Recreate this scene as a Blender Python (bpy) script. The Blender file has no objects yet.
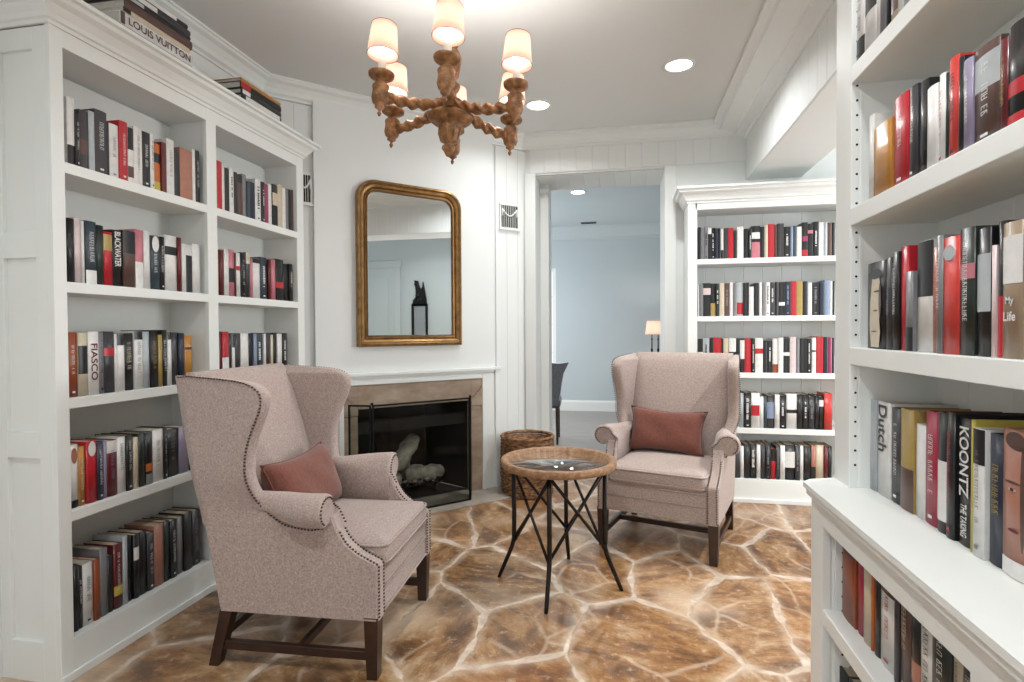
import bpy, bmesh, math, random
from math import sin, cos, pi, radians, sqrt, atan2
from mathutils import Vector, Matrix
random.seed(11)
S = bpy.context.scene
COL = S.collection

# ---------------------------------------------------------------- camera
CAMZ = 1.22
def cam_axes(yaw, pitch, roll):
    f = Vector((-sin(yaw)*cos(pitch), cos(yaw)*cos(pitch), sin(pitch)))
    r = Vector((cos(yaw), sin(yaw), 0)); u = r.cross(f)
    return r*cos(roll)+u*sin(roll), -r*sin(roll)+u*cos(roll), f
cd = bpy.data.cameras.new('camera'); cam = bpy.data.objects.new('camera', cd); COL.objects.link(cam)
r_, u_, f_ = cam_axes(radians(11.12), radians(-1.05), radians(-.306))
M = Matrix((r_, u_, -f_)).transposed().to_4x4(); M.translation = Vector((0, 0, CAMZ)); cam.matrix_world = M
cd.sensor_width = 36; cd.lens = 560/1024*36; cd.clip_start = .02; cd.clip_end = 60
S.camera = cam

# ---------------------------------------------------------------- world, light, exposure
S.view_settings.view_transform = 'Standard'; S.view_settings.look = 'None'
S.view_settings.gamma = 1; S.view_settings.use_curve_mapping = False
S.view_settings.exposure = 0.24
S.cycles.use_denoising = True
S.cycles.max_bounces = 10; S.cycles.diffuse_bounces = 6; S.cycles.glossy_bounces = 5
S.cycles.transmission_bounces = 8; S.cycles.sample_clamp_indirect = 6
w = bpy.data.worlds.new('daylight'); S.world = w; w.use_nodes = True
w.node_tree.nodes['Background'].inputs[0].default_value = (.93, .97, 1, 1)
w.node_tree.nodes['Background'].inputs[1].default_value = 1.0
def area(name, loc, tgt, sx, sy, power, col=(1, 1, 1)):
    l = bpy.data.lights.new(name, 'AREA'); l.shape = 'RECTANGLE'; l.size = sx; l.size_y = sy; l.energy = power; l.color = col
    o = bpy.data.objects.new(name, l); COL.objects.link(o); o.location = loc
    o.rotation_euler = (Vector(tgt)-Vector(loc)).to_track_quat('-Z', 'Y').to_euler()
    return o
area('added_fill_reading_room', (-.55, -2.15, 1.55), (-.55, 0, 1.45), 2.7, 1.9, 12, (.97, .98, 1))  # added fill from behind the camera, set at an assumed window
area('added_fill_hall', (2.1, -2.1, 1.5), (2.1, 2, 1.3), 1.5, 1.8, 45, (.97, .99, 1))  # added light for the hall, no source visible there
area('added_fill_hall_side', (2.93, 3.35, 1.5), (-1.4, 2.3, 1.1), .95, 1.5, 42, (.98, .99, 1))  # added side light through the hall opening, kept out of the mirror's view
area('window_daylight_far_room', (-2.5, 7.0, 1.5), (0, 7.2, 1.2), 1.8, 1.9, 52, (.97, .98, 1))

# ---------------------------------------------------------------- materials
def srgb(c):
    return tuple((x/12.92 if x <= .04045 else ((x+.055)/1.055)**2.4) for x in c)
def hexc(h):
    return srgb(tuple(int(h[i:i+2], 16)/255 for i in (0, 2, 4)))
def newmat(name):
    m = bpy.data.materials.new(name); m.use_nodes = True
    return m, m.node_tree.nodes, m.node_tree.links, m.node_tree.nodes['Principled BSDF']
def mat(name, h, rough=.5, metal=0, var=.0, scale=8, bump=0, bscale=80, spec=.5, detail=4):
    m, N, L, b = newmat(name)
    c = hexc(h) if isinstance(h, str) else h
    b.inputs['Base Color'].default_value = (*c, 1); b.inputs['Roughness'].default_value = rough
    b.inputs['Metallic'].default_value = metal; b.inputs['Specular IOR Level'].default_value = spec
    tc = N.new('ShaderNodeTexCoord')
    if var:
        n = N.new('ShaderNodeTexNoise'); n.inputs['Scale'].default_value = scale; n.inputs['Detail'].default_value = detail
        L.new(tc.outputs['Object'], n.inputs['Vector'])
        mx = N.new('ShaderNodeMix'); mx.data_type = 'RGBA'
        mx.inputs[6].default_value = (*[x*(1-var) for x in c], 1); mx.inputs[7].default_value = (*[min(1, x*(1+var)) for x in c], 1)
        rp = N.new('ShaderNodeMapRange'); rp.inputs[1].default_value = .3; rp.inputs[2].default_value = .7
        L.new(n.outputs['Fac'], rp.inputs[0]); L.new(rp.outputs[0], mx.inputs[0]); L.new(mx.outputs[2], b.inputs['Base Color'])
    if bump:
        n2 = N.new('ShaderNodeTexNoise'); n2.inputs['Scale'].default_value = bscale; n2.inputs['Detail'].default_value = 3
        L.new(tc.outputs['Object'], n2.inputs['Vector'])
        bp = N.new('ShaderNodeBump'); bp.inputs['Strength'].default_value = bump; bp.inputs['Distance'].default_value = .002
        L.new(n2.outputs['Fac'], bp.inputs['Height']); L.new(bp.outputs[0], b.inputs['Normal'])
    return m
def emis(name, h, s):
    m, N, L, b = newmat(name); b.inputs['Base Color'].default_value = (*hexc(h), 1)
    b.inputs['Emission Color'].default_value = (*hexc(h), 1); b.inputs['Emission Strength'].default_value = s
    return m
WHITE = mat('white_paint', 'e3e6e4', .45, var=.012, scale=2)
WHITEW = mat('white_wall_paint', 'e0e3e2', .55, var=.015, scale=1.5)
CEIL = mat('ceiling_paint', 'd6d8d7', .7, var=.015, scale=1)
BLUEW = mat('pale_blue_wall_paint', 'bcc7cb', .6, var=.02, scale=1)
HALLW = mat('pale_grey_hall_paint', 'aab4b7', .6, var=.02, scale=1)
BLACK = mat('black_metal', '17171a', .35, metal=.6)
BRONZE = mat('dark_bronze', '2a2320', .42, metal=.7, var=.25, scale=30)
NAIL = mat('aged_bronze_nails', '4a3a30', .35, metal=.7)
WALNUT = mat('dark_walnut', '35221a', .32, var=.35, scale=14)
GLASSM, N, L, b = newmat('clear_glass')
b.inputs['Base Color'].default_value = (.93, .97, .96, 1); b.inputs['Roughness'].default_value = .02
b.inputs['Transmission Weight'].default_value = 1; b.inputs['IOR'].default_value = 1.5; b.inputs['Coat Weight'].default_value = 1; b.inputs['Coat IOR'].default_value = 2.0; b.inputs['Coat Roughness'].default_value = .03
SCREENG, N, L, b = newmat('tinted_screen_glass')
out = N['Material Output']; tr = N.new('ShaderNodeBsdfTransparent'); tr.inputs[0].default_value = (.86, .88, .86, 1)
gl = N.new('ShaderNodeBsdfGlossy'); gl.inputs['Roughness'].default_value = .03; gl.inputs[0].default_value = (.6, .6, .6, 1)
ms = N.new('ShaderNodeMixShader'); fr = N.new('ShaderNodeFresnel'); fr.inputs[0].default_value = 1.25
L.new(fr.outputs[0], ms.inputs[0]); L.new(tr.outputs[0], ms.inputs[1]); L.new(gl.outputs[0], ms.inputs[2]); L.new(ms.outputs[0], out.inputs[0])
MIRROR = mat('mirror_silver', 'e8ecec', .01, metal=1)
GOLD = mat('antique_gilt', '8d6c42', .36, metal=.7, var=.3, scale=22, bump=.15, bscale=60)
GOLDD = mat('worn_gilt', '6b4c2b', .42, metal=.6, var=.35, scale=26)

def fabric(name, h1, h2, scale=620, rough=.9):
    m, N, L, b = newmat(name)
    tc = N.new('ShaderNodeTexCoord')
    outs = []
    for k, vec in enumerate(((1, .2, .2), (.2, .2, 1), (.2, 1, .2))):
        mp = N.new('ShaderNodeMapping'); mp.inputs['Scale'].default_value = vec
        n = N.new('ShaderNodeTexNoise'); n.inputs['Scale'].default_value = scale; n.inputs['Detail'].default_value = 1
        L.new(tc.outputs['Object'], mp.inputs[0]); L.new(mp.outputs[0], n.inputs['Vector']); outs.append(n.outputs['Fac'])
    a = N.new('ShaderNodeMath'); a.operation = 'ADD'; L.new(outs[0], a.inputs[0]); L.new(outs[1], a.inputs[1])
    a2 = N.new('ShaderNodeMath'); a2.operation = 'ADD'; L.new(a.outputs[0], a2.inputs[0]); L.new(outs[2], a2.inputs[1])
    r = N.new('ShaderNodeMapRange'); r.inputs[1].default_value = 1.0; r.inputs[2].default_value = 2.0; L.new(a2.outputs[0], r.inputs[0])
    mx = N.new('ShaderNodeMix'); mx.data_type = 'RGBA'; mx.inputs[6].default_value = (*hexc(h1), 1); mx.inputs[7].default_value = (*hexc(h2), 1)
    L.new(r.outputs[0], mx.inputs[0]); L.new(mx.outputs[2], b.inputs['Base Color'])
    bp = N.new('ShaderNodeBump'); bp.inputs['Strength'].default_value = .35; bp.inputs['Distance'].default_value = .0015
    L.new(a2.outputs[0], bp.inputs['Height']); L.new(bp.outputs[0], b.inputs['Normal'])
    b.inputs['Roughness'].default_value = rough; b.inputs['Sheen Weight'].default_value = .25
    return m
LINEN = fabric('oatmeal_tweed', '86746c', 'bfaea7')
TERRA = fabric('terracotta_linen', '66372b', '7b493c', 300)
GREYF = fabric('grey_upholstery', '55555c', '6d6d75', 200)

def wood(name, h1, h2, h3, rough=.5, sc=(14, 1.4, 14), scale=3):
    m, N, L, b = newmat(name); tc = N.new('ShaderNodeTexCoord'); mp = N.new('ShaderNodeMapping'); mp.inputs['Scale'].default_value = sc
    n = N.new('ShaderNodeTexNoise'); n.inputs['Scale'].default_value = scale; n.inputs['Detail'].default_value = 6; n.inputs['Roughness'].default_value = .65
    cr = N.new('ShaderNodeValToRGB'); e = cr.color_ramp.elements
    e[0].position = .3; e[0].color = (*hexc(h1), 1); e[1].position = .7; e[1].color = (*hexc(h3), 1)
    k = e.new(.5); k.color = (*hexc(h2), 1)
    L.new(tc.outputs['Object'], mp.inputs[0]); L.new(mp.outputs[0], n.inputs['Vector']); L.new(n.outputs['Fac'], cr.inputs[0]); L.new(cr.outputs[0], b.inputs['Base Color'])
    bp = N.new('ShaderNodeBump'); bp.inputs['Strength'].default_value = .3; bp.inputs['Distance'].default_value = .002
    L.new(n.outputs['Fac'], bp.inputs['Height']); L.new(bp.outputs[0], b.inputs['Normal'])
    b.inputs['Roughness'].default_value = rough
    return m
CARVED = wood('aged_carved_wood', '49301c', '84592f', 'b3825a', .5, (9, 9, 9), 4)
RIMWOOD = wood('weathered_oak', '6e4c33', '8d6848', 'a98a6a', .55, (8, 8, 8), 5)
PLANK = wood('grey_floor_boards', '7c7672', '928c88', 'a9a4a0', .35, (1, 12, 1), 3)
STONE = wood('tan_limestone', '85705e', '9b8876', 'b09f8e', .55, (2, 2, 5), 2.2)
HEARTH = wood('pale_hearth_stone', '8f867b', 'a39b90', 'b5aea4', .4, (2, 2, 2), 2.5)
CHAR = mat('charred_firebox', '1d1d1b', .85, var=.5, scale=9)
LOG = mat('ash_covered_log', '9a958c', .9, var=.45, scale=18, bump=.6, bscale=30)
IRON = mat('cast_iron', '1b1a1a', .6, metal=.4)

def basket_mat():
    m, N, L, b = newmat('woven_seagrass'); tc = N.new('ShaderNodeTexCoord')
    n = N.new('ShaderNodeTexNoise'); n.inputs['Scale'].default_value = 45; n.inputs['Detail'].default_value = 3
    mp = N.new('ShaderNodeMapping'); mp.inputs['Scale'].default_value = (.6, .6, 2); L.new(tc.outputs['Object'], mp.inputs[0]); L.new(mp.outputs[0], n.inputs['Vector'])
    cr = N.new('ShaderNodeValToRGB'); e = cr.color_ramp.elements; e[0].position = .35; e[0].color = (*hexc('4d3120'), 1); e[1].position = .68; e[1].color = (*hexc('b08a60'), 1)
    k = e.new(.5); k.color = (*hexc('835b3b'), 1)
    L.new(n.outputs['Fac'], cr.inputs[0]); L.new(cr.outputs[0], b.inputs['Base Color']); b.inputs['Roughness'].default_value = .8
    return m
SEAGRASS = basket_mat()

def floor_mat():
    m, N, L, b = newmat('flagstone_floor')
    tc = N.new('ShaderNodeTexCoord')
    def noise(scale, det, vec, rough=.5):
        n = N.new('ShaderNodeTexNoise'); n.inputs['Scale'].default_value = scale; n.inputs['Detail'].default_value = det; n.inputs['Roughness'].default_value = rough
        L.new(vec, n.inputs['Vector']); return n
    P = tc.outputs['Object']
    nd = noise(2.2, 2, P); nd2 = noise(14, 3, P)
    def madd(a, col, k):
        v = N.new('ShaderNodeVectorMath'); v.operation = 'MULTIPLY_ADD'; L.new(col, v.inputs[0]); v.inputs[1].default_value = (k, k, 0); L.new(a, v.inputs[2]); return v.outputs[0]
    V = madd(madd(P, nd.outputs['Color'], .13), nd2.outputs['Color'], .03)
    mp = N.new('ShaderNodeMapping'); mp.inputs['Rotation'].default_value = (0, 0, .5); mp.inputs['Scale'].default_value = (1, .72, 1); L.new(V, mp.inputs[0]); V = mp.outputs[0]
    def vor(feat):
        v = N.new('ShaderNodeTexVoronoi'); v.voronoi_dimensions = '2D'; v.feature = feat; v.inputs['Scale'].default_value = 2.45; v.inputs['Randomness'].default_value = 1
        L.new(V, v.inputs['Vector']); return v
    ve, vc = vor('DISTANCE_TO_EDGE'), vor('F1')
    # stone colour: per-stone tint, mottled and veined; paler, worn rims beside the mortar
    sep = N.new('ShaderNodeSeparateColor'); L.new(vc.outputs['Color'], sep.inputs[0])
    def ramp(fac, stops):
        c = N.new('ShaderNodeValToRGB'); e = c.color_ramp.elements
        while len(e) < len(stops): e.new(.5)
        for el, (p, h) in zip(e, stops): el.position = p; el.color = (*hexc(h), 1)
        L.new(fac, c.inputs[0]); return c.outputs[0]
    def mix(f, a, c, mode='MIX'):
        x = N.new('ShaderNodeMix'); x.data_type = 'RGBA'; x.blend_type = mode
        if isinstance(f, float): x.inputs[0].default_value = f
        else: L.new(f, x.inputs[0])
        L.new(a, x.inputs[6]); L.new(c, x.inputs[7]); return x.outputs[2]
    def rng(src, a, c, lo=0, hi=1):
        r = N.new('ShaderNodeMapRange'); r.interpolation_type = 'SMOOTHSTEP'
        for k, v in zip((1, 2, 3, 4), (a, c, lo, hi)): r.inputs[k].default_value = v
        L.new(src, r.inputs[0]); return r.outputs[0]
    base = ramp(sep.outputs[0], [(0, '513a2b'), (.18, 'a2876f'), (.34, '75522f'), (.5, 'a58064'), (.64, '4b3d2e'), (.8, '865835'), (1, 'b39c86')])
    off = N.new('ShaderNodeVectorMath'); off.operation = 'MULTIPLY_ADD'; L.new(vc.outputs['Color'], off.inputs[0]); off.inputs[1].default_value = (9, 9, 9); L.new(P, off.inputs[2])
    rot = N.new('ShaderNodeVectorRotate'); rot.rotation_type = 'Z_AXIS'; L.new(off.outputs[0], rot.inputs['Vector'])
    ang = N.new('ShaderNodeMath'); ang.operation = 'MULTIPLY'; ang.inputs[1].default_value = 6; L.new(sep.outputs[1], ang.inputs[0]); L.new(ang.outputs[0], rot.inputs['Angle'])
    str_ = N.new('ShaderNodeMapping'); str_.inputs['Scale'].default_value = (1, 2.1, 1); L.new(rot.outputs[0], str_.inputs[0])
    m1 = noise(3.6, 12, str_.outputs[0], .72); m1.inputs['Distortion'].default_value = .5
    mot = ramp(m1.outputs['Fac'], [(.30, '1d140d'), (.40, '4d3120'), (.47, '80552f'), (.54, 'a67a48'), (.61, 'bd9b74'), (.71, 'dccbb7')])
    stone = mix(.58, base, mot)
    m2 = noise(22, 6, P, .7)
    stone = mix(rng(m2.outputs['Fac'], .52, .70, 0, .45), stone, ramp(m2.outputs['Fac'], [(.5, 'c9b08f'), (.8, 'd9c9b4')]))
    stone = mix(rng(m2.outputs['Fac'], .48, .30, 0, .5), stone, ramp(m2.outputs['Fac'], [(.2, '3a2a1e'), (.5, '6a482c')]))
    big = noise(1.1, 3, P); pale = ramp(big.outputs['Fac'], [(0, 'cbb298'), (1, 'dccab4')])
    stone = mix(rng(big.outputs['Fac'], .50, .66, 0, .6), stone, pale)
    dk = noise(2.6, 5, rot.outputs[0], .6)
    stone = mix(rng(dk.outputs['Fac'], .56, .70, 0, .6), stone, ramp(dk.outputs['Fac'], [(.5, '6a4a30'), (.8, '3f2c1f')]))
    en = noise(9, 4, P)
    ed = N.new('ShaderNodeMath'); ed.operation = 'MULTIPLY_ADD'; L.new(en.outputs['Fac'], ed.inputs[0]); ed.inputs[1].default_value = -.16; L.new(ve.outputs['Distance'], ed.inputs[2])
    stone = mix(rng(ed.outputs[0], .03, -.08, 0, .42), stone, pale)
    # mortar: width varies
    wn = noise(5, 3, P)
    th = N.new('ShaderNodeMath'); th.operation = 'MULTIPLY_ADD'; L.new(wn.outputs['Fac'], th.inputs[0]); th.inputs[1].default_value = .15; th.inputs[2].default_value = -.055
    df = N.new('ShaderNodeMath'); df.operation = 'SUBTRACT'; L.new(ve.outputs['Distance'], df.inputs[0]); L.new(th.outputs[0], df.inputs[1])
    mr = N.new('ShaderNodeMapRange'); mr.inputs[1].default_value = -.006; mr.inputs[2].default_value = .012; L.new(df.outputs[0], mr.inputs[0])
    v2 = N.new('ShaderNodeTexVoronoi'); v2.voronoi_dimensions = '2D'; v2.feature = 'DISTANCE_TO_EDGE'; v2.inputs['Scale'].default_value = 4.3; L.new(V, v2.inputs['Vector'])
    cn = noise(1.7, 3, off.outputs[0]); ck = N.new('ShaderNodeMath'); ck.operation = 'MULTIPLY'
    L.new(rng(v2.outputs['Distance'], .065, .0, 0, .42), ck.inputs[0]); L.new(rng(cn.outputs['Fac'], .50, .57), ck.inputs[1])
    stone = mix(ck.outputs[0], stone, pale)
    mort = ramp(noise(16, 5, P).outputs['Fac'], [(.3, 'b09a86'), (.7, 'd8c8b8')])
    mm = N.new('ShaderNodeMix'); mm.data_type = 'RGBA'; L.new(mr.outputs[0], mm.inputs[0]); L.new(mort, mm.inputs[6]); L.new(stone, mm.inputs[7])
    L.new(mm.outputs[2], b.inputs['Base Color'])
    b.inputs['Roughness'].default_value = .3
    h = N.new('ShaderNodeMath'); h.operation = 'MULTIPLY_ADD'; L.new(mr.outputs[0], h.inputs[0]); h.inputs[1].default_value = .6; L.new(m1.outputs['Fac'], h.inputs[2])
    bp = N.new('ShaderNodeBump'); bp.inputs['Strength'].default_value = .5; bp.inputs['Distance'].default_value = .006
    L.new(h.outputs[0], bp.inputs['Height']); L.new(bp.outputs[0], b.inputs['Normal'])
    return m
FLAG = floor_mat()

# ---------------------------------------------------------------- mesh builder
class MB:
    def __init__(s): s.bm = bmesh.new(); s.mats = []; s.cur = 0
    def m(s, mt):
        if mt not in s.mats: s.mats.append(mt)
        s.cur = s.mats.index(mt); return s
    def _f(s, vs, smooth=False):
        try:
            f = s.bm.faces.new(vs); f.material_index = s.cur; f.smooth = smooth; return f
        except ValueError: return None
    def box(s, a, b, bev=0, mtx=None):
        x0, y0, z0 = (min(p, q) for p, q in zip(a, b)); x1, y1, z1 = (max(p, q) for p, q in zip(a, b))
        v = [s.bm.verts.new(p) for p in ((x0,y0,z0),(x1,y0,z0),(x1,y1,z0),(x0,y1,z0),(x0,y0,z1),(x1,y0,z1),(x1,y1,z1),(x0,y1,z1))]
        fs = [s._f([v[i] for i in q]) for q in ((0,3,2,1),(4,5,6,7),(0,1,5,4),(1,2,6,5),(2,3,7,6),(3,0,4,7))]
        if mtx is not None:
            for p in v: p.co = mtx @ p.co
        if bev:
            es = list({e for f in fs for e in f.edges})
            r = bmesh.ops.bevel(s.bm, geom=es, offset=bev, segments=2, profile=.5, affect='EDGES')
            for f in r['faces']: f.material_index = s.cur; f.smooth = False
        return s
    def prism(s, pts, h, mtx=None, smooth=False):
        """polygon pts (2-D) extruded along +z by h, then placed by mtx"""
        lo = [s.bm.verts.new((p[0], p[1], 0)) for p in pts]; hi = [s.bm.verts.new((p[0], p[1], h)) for p in pts]
        n = len(pts); s._f(list(reversed(lo))); s._f(hi)
        for i in range(n): s._f([lo[i], lo[(i+1) % n], hi[(i+1) % n], hi[i]], smooth)
        if mtx is not None:
            for p in lo+hi: p.co = mtx @ p.co
        return s
    def rings(s, R, closed=True, caps=True, smooth=True):
        V = [[s.bm.verts.new(p) for p in r] for r in R]; n = len(V[0])
        for a, b_ in zip(V, V[1:]):
            for i in range(n if closed else n-1):
                j = (i+1) % n; s._f([a[i], a[j], b_[j], b_[i]], smooth)
        if caps and closed: s._f(list(reversed(V[0]))); s._f(V[-1])
        return s
    def lathe(s, prof, c=(0, 0, 0), n=24, mtx=None, smooth=True):
        R = [[(c[0]+r*cos(2*pi*i/n), c[1]+r*sin(2*pi*i/n), c[2]+z) for i in range(n)] for r, z in prof]
        if mtx is not None: R = [[mtx @ Vector(p) for p in r] for r in R]
        return s.rings(R, caps=True, smooth=smooth)
    def tube(s, pts, r, n=8, sq=False, twist=0, caps=True):
        pts = [Vector(p) for p in pts]; R = []
        rr = r if isinstance(r, (list, tuple)) else [r]*len(pts)
        t0 = (pts[1]-pts[0]).normalized(); up = Vector((0, 0, 1)) if abs(t0.z) < .9 else Vector((1, 0, 0))
        a = t0.cross(up).normalized(); b_ = a.cross(t0).normalized()
        for i, p in enumerate(pts):
            t = ((pts[min(i+1, len(pts)-1)]-pts[max(i-1, 0)])).normalized()
            a = (a-t*a.dot(t)).normalized(); b_ = t.cross(a).normalized()
            ph = pi/4 if sq else 0
            R.append([p+(a*cos(2*pi*k/n+ph+twist*i)+b_*sin(2*pi*k/n+ph+twist*i))*rr[i] for k in range(n)])
        return s.rings(R, smooth=not sq, caps=caps)
    def ball(s, c, r, n=8, sc=(1, 1, 1)):
        k = n//2; R = []
        for j in range(1, k):
            t = pi*j/k; R.append([(c[0]+sc[0]*r*sin(t)*cos(2*pi*i/n), c[1]+sc[1]*r*sin(t)*sin(2*pi*i/n), c[2]-sc[2]*r*cos(t)) for i in range(n)])
        return s.rings(R)
    def build(s, name, mt=None, parent=None, loc=None, rot=None):
        me = bpy.data.meshes.new(name)
        bmesh.ops.recalc_face_normals(s.bm, faces=s.bm.faces)
        s.bm.to_mesh(me); s.bm.free()
        for x in ([mt] if mt else s.mats): me.materials.append(x)
        o = bpy.data.objects.new(name, me); COL.objects.link(o)
        if parent: o.parent = parent
        if loc is not None: o.location = loc
        if rot is not None: o.rotation_euler = rot
        return o
def tag(o, label, cat, group=None, kind=None):
    o['label'] = label; o['category'] = cat
    if group: o['group'] = group
    if kind: o['kind'] = kind
    return o
def thing(name, label, cat, loc=(0, 0, 0), rz=0, group=None):
    o = bpy.data.objects.new(name, None); COL.objects.link(o); o.location = loc; o.rotation_euler = (0, 0, rz); o.empty_display_size = .1
    return tag(o, label, cat, group)
def struct(o): o['kind'] = 'structure'; return o
def frame_mtx(o, ex, ey, ez):
    m = Matrix((Vector(ex), Vector(ey), Vector(ez))).transposed().to_4x4(); m.translation = Vector(o); return m
def sweep(mb, prof, path, closed=False):
    """prof: (out, z) points; path: 2-D points, 'out' is to the right-hand side of travel; mitred"""
    P = [Vector((p[0], p[1])) for p in path]; n = len(P); R = []
    for i, p in enumerate(P):
        d0 = (p-P[i-1]).normalized() if i > 0 else None; d1 = (P[i+1]-p).normalized() if i < n-1 else None
        d0 = d0 or d1; d1 = d1 or d0
        n0 = Vector((d0.y, -d0.x)); n1 = Vector((d1.y, -d1.x)); b_ = (n0+n1); b_ = b_/(b_.dot(n0) if abs(b_.dot(n0)) > 1e-6 else 1)
        R.append([(p.x+b_.x*o, p.y+b_.y*o, z) for o, z in prof])
    mb.rings(R, smooth=False); return mb
# ================================================================ THE ROOM SHELL
XL, YB, CH = -2.16, 4.47, 2.77
PX, PY = -.945, 4.251                              # fireplace wall: corner of the mantel leg on the floor
q2 = sqrt(.5)
F45 = frame_mtx((PX, PY, 0), (q2, q2, 0), (-q2, q2, 0), (0, 0, 1))   # x runs along the wall, y goes into it
def slab(name, a, b, mt, mtx=None, bev=0):
    return struct(MB().box(a, b, bev, mtx).build(name, mt))
slab('floor', (-2.3, -2.3, -.1), (3.2, 4.62, 0), FLAG)
slab('floor_far_room', (-3.2, 4.62, -.1), (2.7, 8.7, 0), PLANK)
slab('ceiling', (-2.3, -2.3, CH), (3.2, 4.72, CH+.1), CEIL)
slab('ceiling_far_room', (-3.2, 4.72, CH), (3.2, 8.7, CH+.1), BLUEW)
slab('wall_left', (XL-.1, -2.3, 0), (XL, 3.1, CH), WHITEW)
b = MB(); b.box((.91, -2.3, 0), (1.29, 1.74, CH)); b.build('wall_right', WHITEW)
struct(bpy.data.objects['wall_right'])
# back wall of the camera's side; its two windows are unseen, added for light
def wall_with_window(name, wname, x0, x1, wx0, wx1, z0, z1, y0, y1, mt, cols=3, rows=2, sill=True):
    b = MB()
    b.box((x0, y0, 0), (wx0, y1, CH)); b.box((wx1, y0, 0), (x1, y1, CH)); b.box((wx0, y0, 0), (wx1, y1, z0)); b.box((wx0, y0, z1), (wx1, y1, CH))
    struct(b.build(name, mt))
    ym = (y0+y1)/2; w = thing(wname, 'white muntined window in the wall', 'window'); w['kind'] = 'structure'; f = MB(); t = .05
    f.box((wx0, ym-.03, z0), (wx0+t, ym+.03, z1)).box((wx1-t, ym-.03, z0), (wx1, ym+.03, z1)).box((wx0+t, ym-.03, z0), (wx1-t, ym+.03, z0+t)).box((wx0+t, ym-.03, z1-t), (wx1-t, ym+.03, z1))
    for i in range(1, cols): x = wx0+(wx1-wx0)*i/cols; f.box((x-.012, ym-.015, z0), (x+.012, ym+.015, z1))
    for i in range(1, rows): z = z0+(z1-z0)*i/rows; f.box((wx0, ym-.015, z-.012), (wx1, ym+.015, z+.012))
    f.build('window_frame', WHITE, w)
wall_with_window('wall_behind', 'window_added_behind', -2.26, .91, -1.9, .8, .6, 2.45, -2.3, -2.2, WHITEW, 4, 3)  # window opening added to carry the fill light behind the camera
wall_with_window('wall_hall_front', 'window_added_hall', 1.29, 3.1, 1.4, 2.8, .6, 2.4, -2.3, -2.2, HALLW)  # window opening added to carry the extra hall light
wall_with_window('wall_far', 'window_3', -3.1, 2.6, -2.3, -.99, .45, 2.17, 8.52, 8.62, BLUEW, 2, 4)
slab('wall_far_left', (-3.2, 4.97, 0), (-3.1, 8.62, CH), BLUEW)
slab('wall_far_right', (2.6, 4.97, 0), (2.7, 8.62, CH), BLUEW)
b = MB(); b.box((3.0, -2.3, 0), (3.1, 2.82, CH)).box((3.0, 3.9, 0), (3.1, 4.97, CH)).box((3.0, 2.82, 0), (3.1, 3.9, .7)).box((3.0, 2.82, 2.3), (3.1, 3.9, CH)); struct(b.build('wall_hall_right', HALLW))
w4 = thing('window_added_hall_side', 'added white muntined window in the hall side wall, out of view', 'window'); w4['kind'] = 'structure'  # added window, lets side light reach the chairs and angled wall
b = MB(); b.box((3.02, 2.82, .7), (3.08, 2.87, 2.3)).box((3.02, 3.85, .7), (3.08, 3.9, 2.3)).box((3.02, 2.82, .7), (3.08, 3.9, .75)).box((3.02, 2.82, 2.25), (3.08, 3.9, 2.3)).box((3.04, 3.35, .7), (3.06, 3.37, 2.3)).box((3.04, 2.82, 1.49), (3.06, 3.9, 1.51)); b.build('window_frame', WHITE, w4)
# fireplace wall at 45 degrees with its opening (s from -1.12 to -.255, 0.70 high)
FS0, FS1, FZ = -1.12, -.255, .70
b = MB()
b.box((-1.75, .04, 0), (FS0, .12, CH), mtx=F45).box((FS1, .04, 0), (.33, .12, CH), mtx=F45).box((FS0, .04, FZ), (FS1, .12, CH), mtx=F45)
struct(b.build('wall_fireplace', WHITEW))
b = MB()
b.box((-1.384, 0, .93), (-.045, .045, CH), mtx=F45).box((-1.384, 0, 0), (FS0-.02, .045, .93), mtx=F45).box((FS1+.02, 0, 0), (-.045, .045, .93), mtx=F45)
struct(b.build('wall_chimney_breast', WHITEW))
# boards: tongue-and-groove strips with chamfered edges
def boards(mb, x0, x1, z0, z1, y, w=.12, mtx=None, t=.012, horiz=False):
    n = max(1, round((x1-x0)/w)); w = (x1-x0)/n
    for i in range(n):
        a, c = x0+i*w, x0+(i+1)*w
        if horiz: mb.box((a, z0, y), (c, z1, y-t), .004, mtx)
        else: mb.box((a, y-t, z0), (c, y, z1), .004, mtx)
    return mb
b = MB(); boards(b, .0, .312, 0, 2.66, .04, .104, F45); struct(b.build('trim_vent_wall_boards', WHITEW))
b = MB(); boards(b, -1.72, -1.384, 0, 2.66, .04, .11, F45); struct(b.build('trim_corner_boards', WHITEW))
# back wall (half a metre thick: the doorway is a short passage)
DX0, DX1, DZ = -.68, .322, 2.465
b = MB(); b.box((-.9, YB, 0), (DX0, 4.97, CH)).box((DX0, 4.76, 0), (-.615, 4.97, DZ)).box((DX1, YB, 0), (3.1, 4.97, CH)).box((DX0, YB, DZ), (DX1, 4.97, CH))
struct(b.build('wall_back', WHITEW))
b = MB(); boards(b, DX0-.05, .91, DZ+.012, 2.67, YB, .13)
struct(b.build('trim_back_wall_boards', WHITEW))
b = MB(); boards(b, DX0, DX1, YB+.02, 4.95, DZ, .125, t=.01, horiz=True)
struct(b.build('trim_passage_ceiling_boards', WHITEW))
# door casing
b = MB(); b.box((-.765, YB-.022, 0), (DX0, YB, DZ+.01), .004).box((DX1, YB-.022, 0), (DX1+.085, YB, DZ+.01), .004)
b.box((DX0, 4.735, 0), (-.61, 4.76, DZ), .003)
b.box((DX0, 4.70, DZ-.09), (-.60, 4.77, DZ-.05), .006)
struct(b.build('trim_doorway', WHITE))
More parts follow.
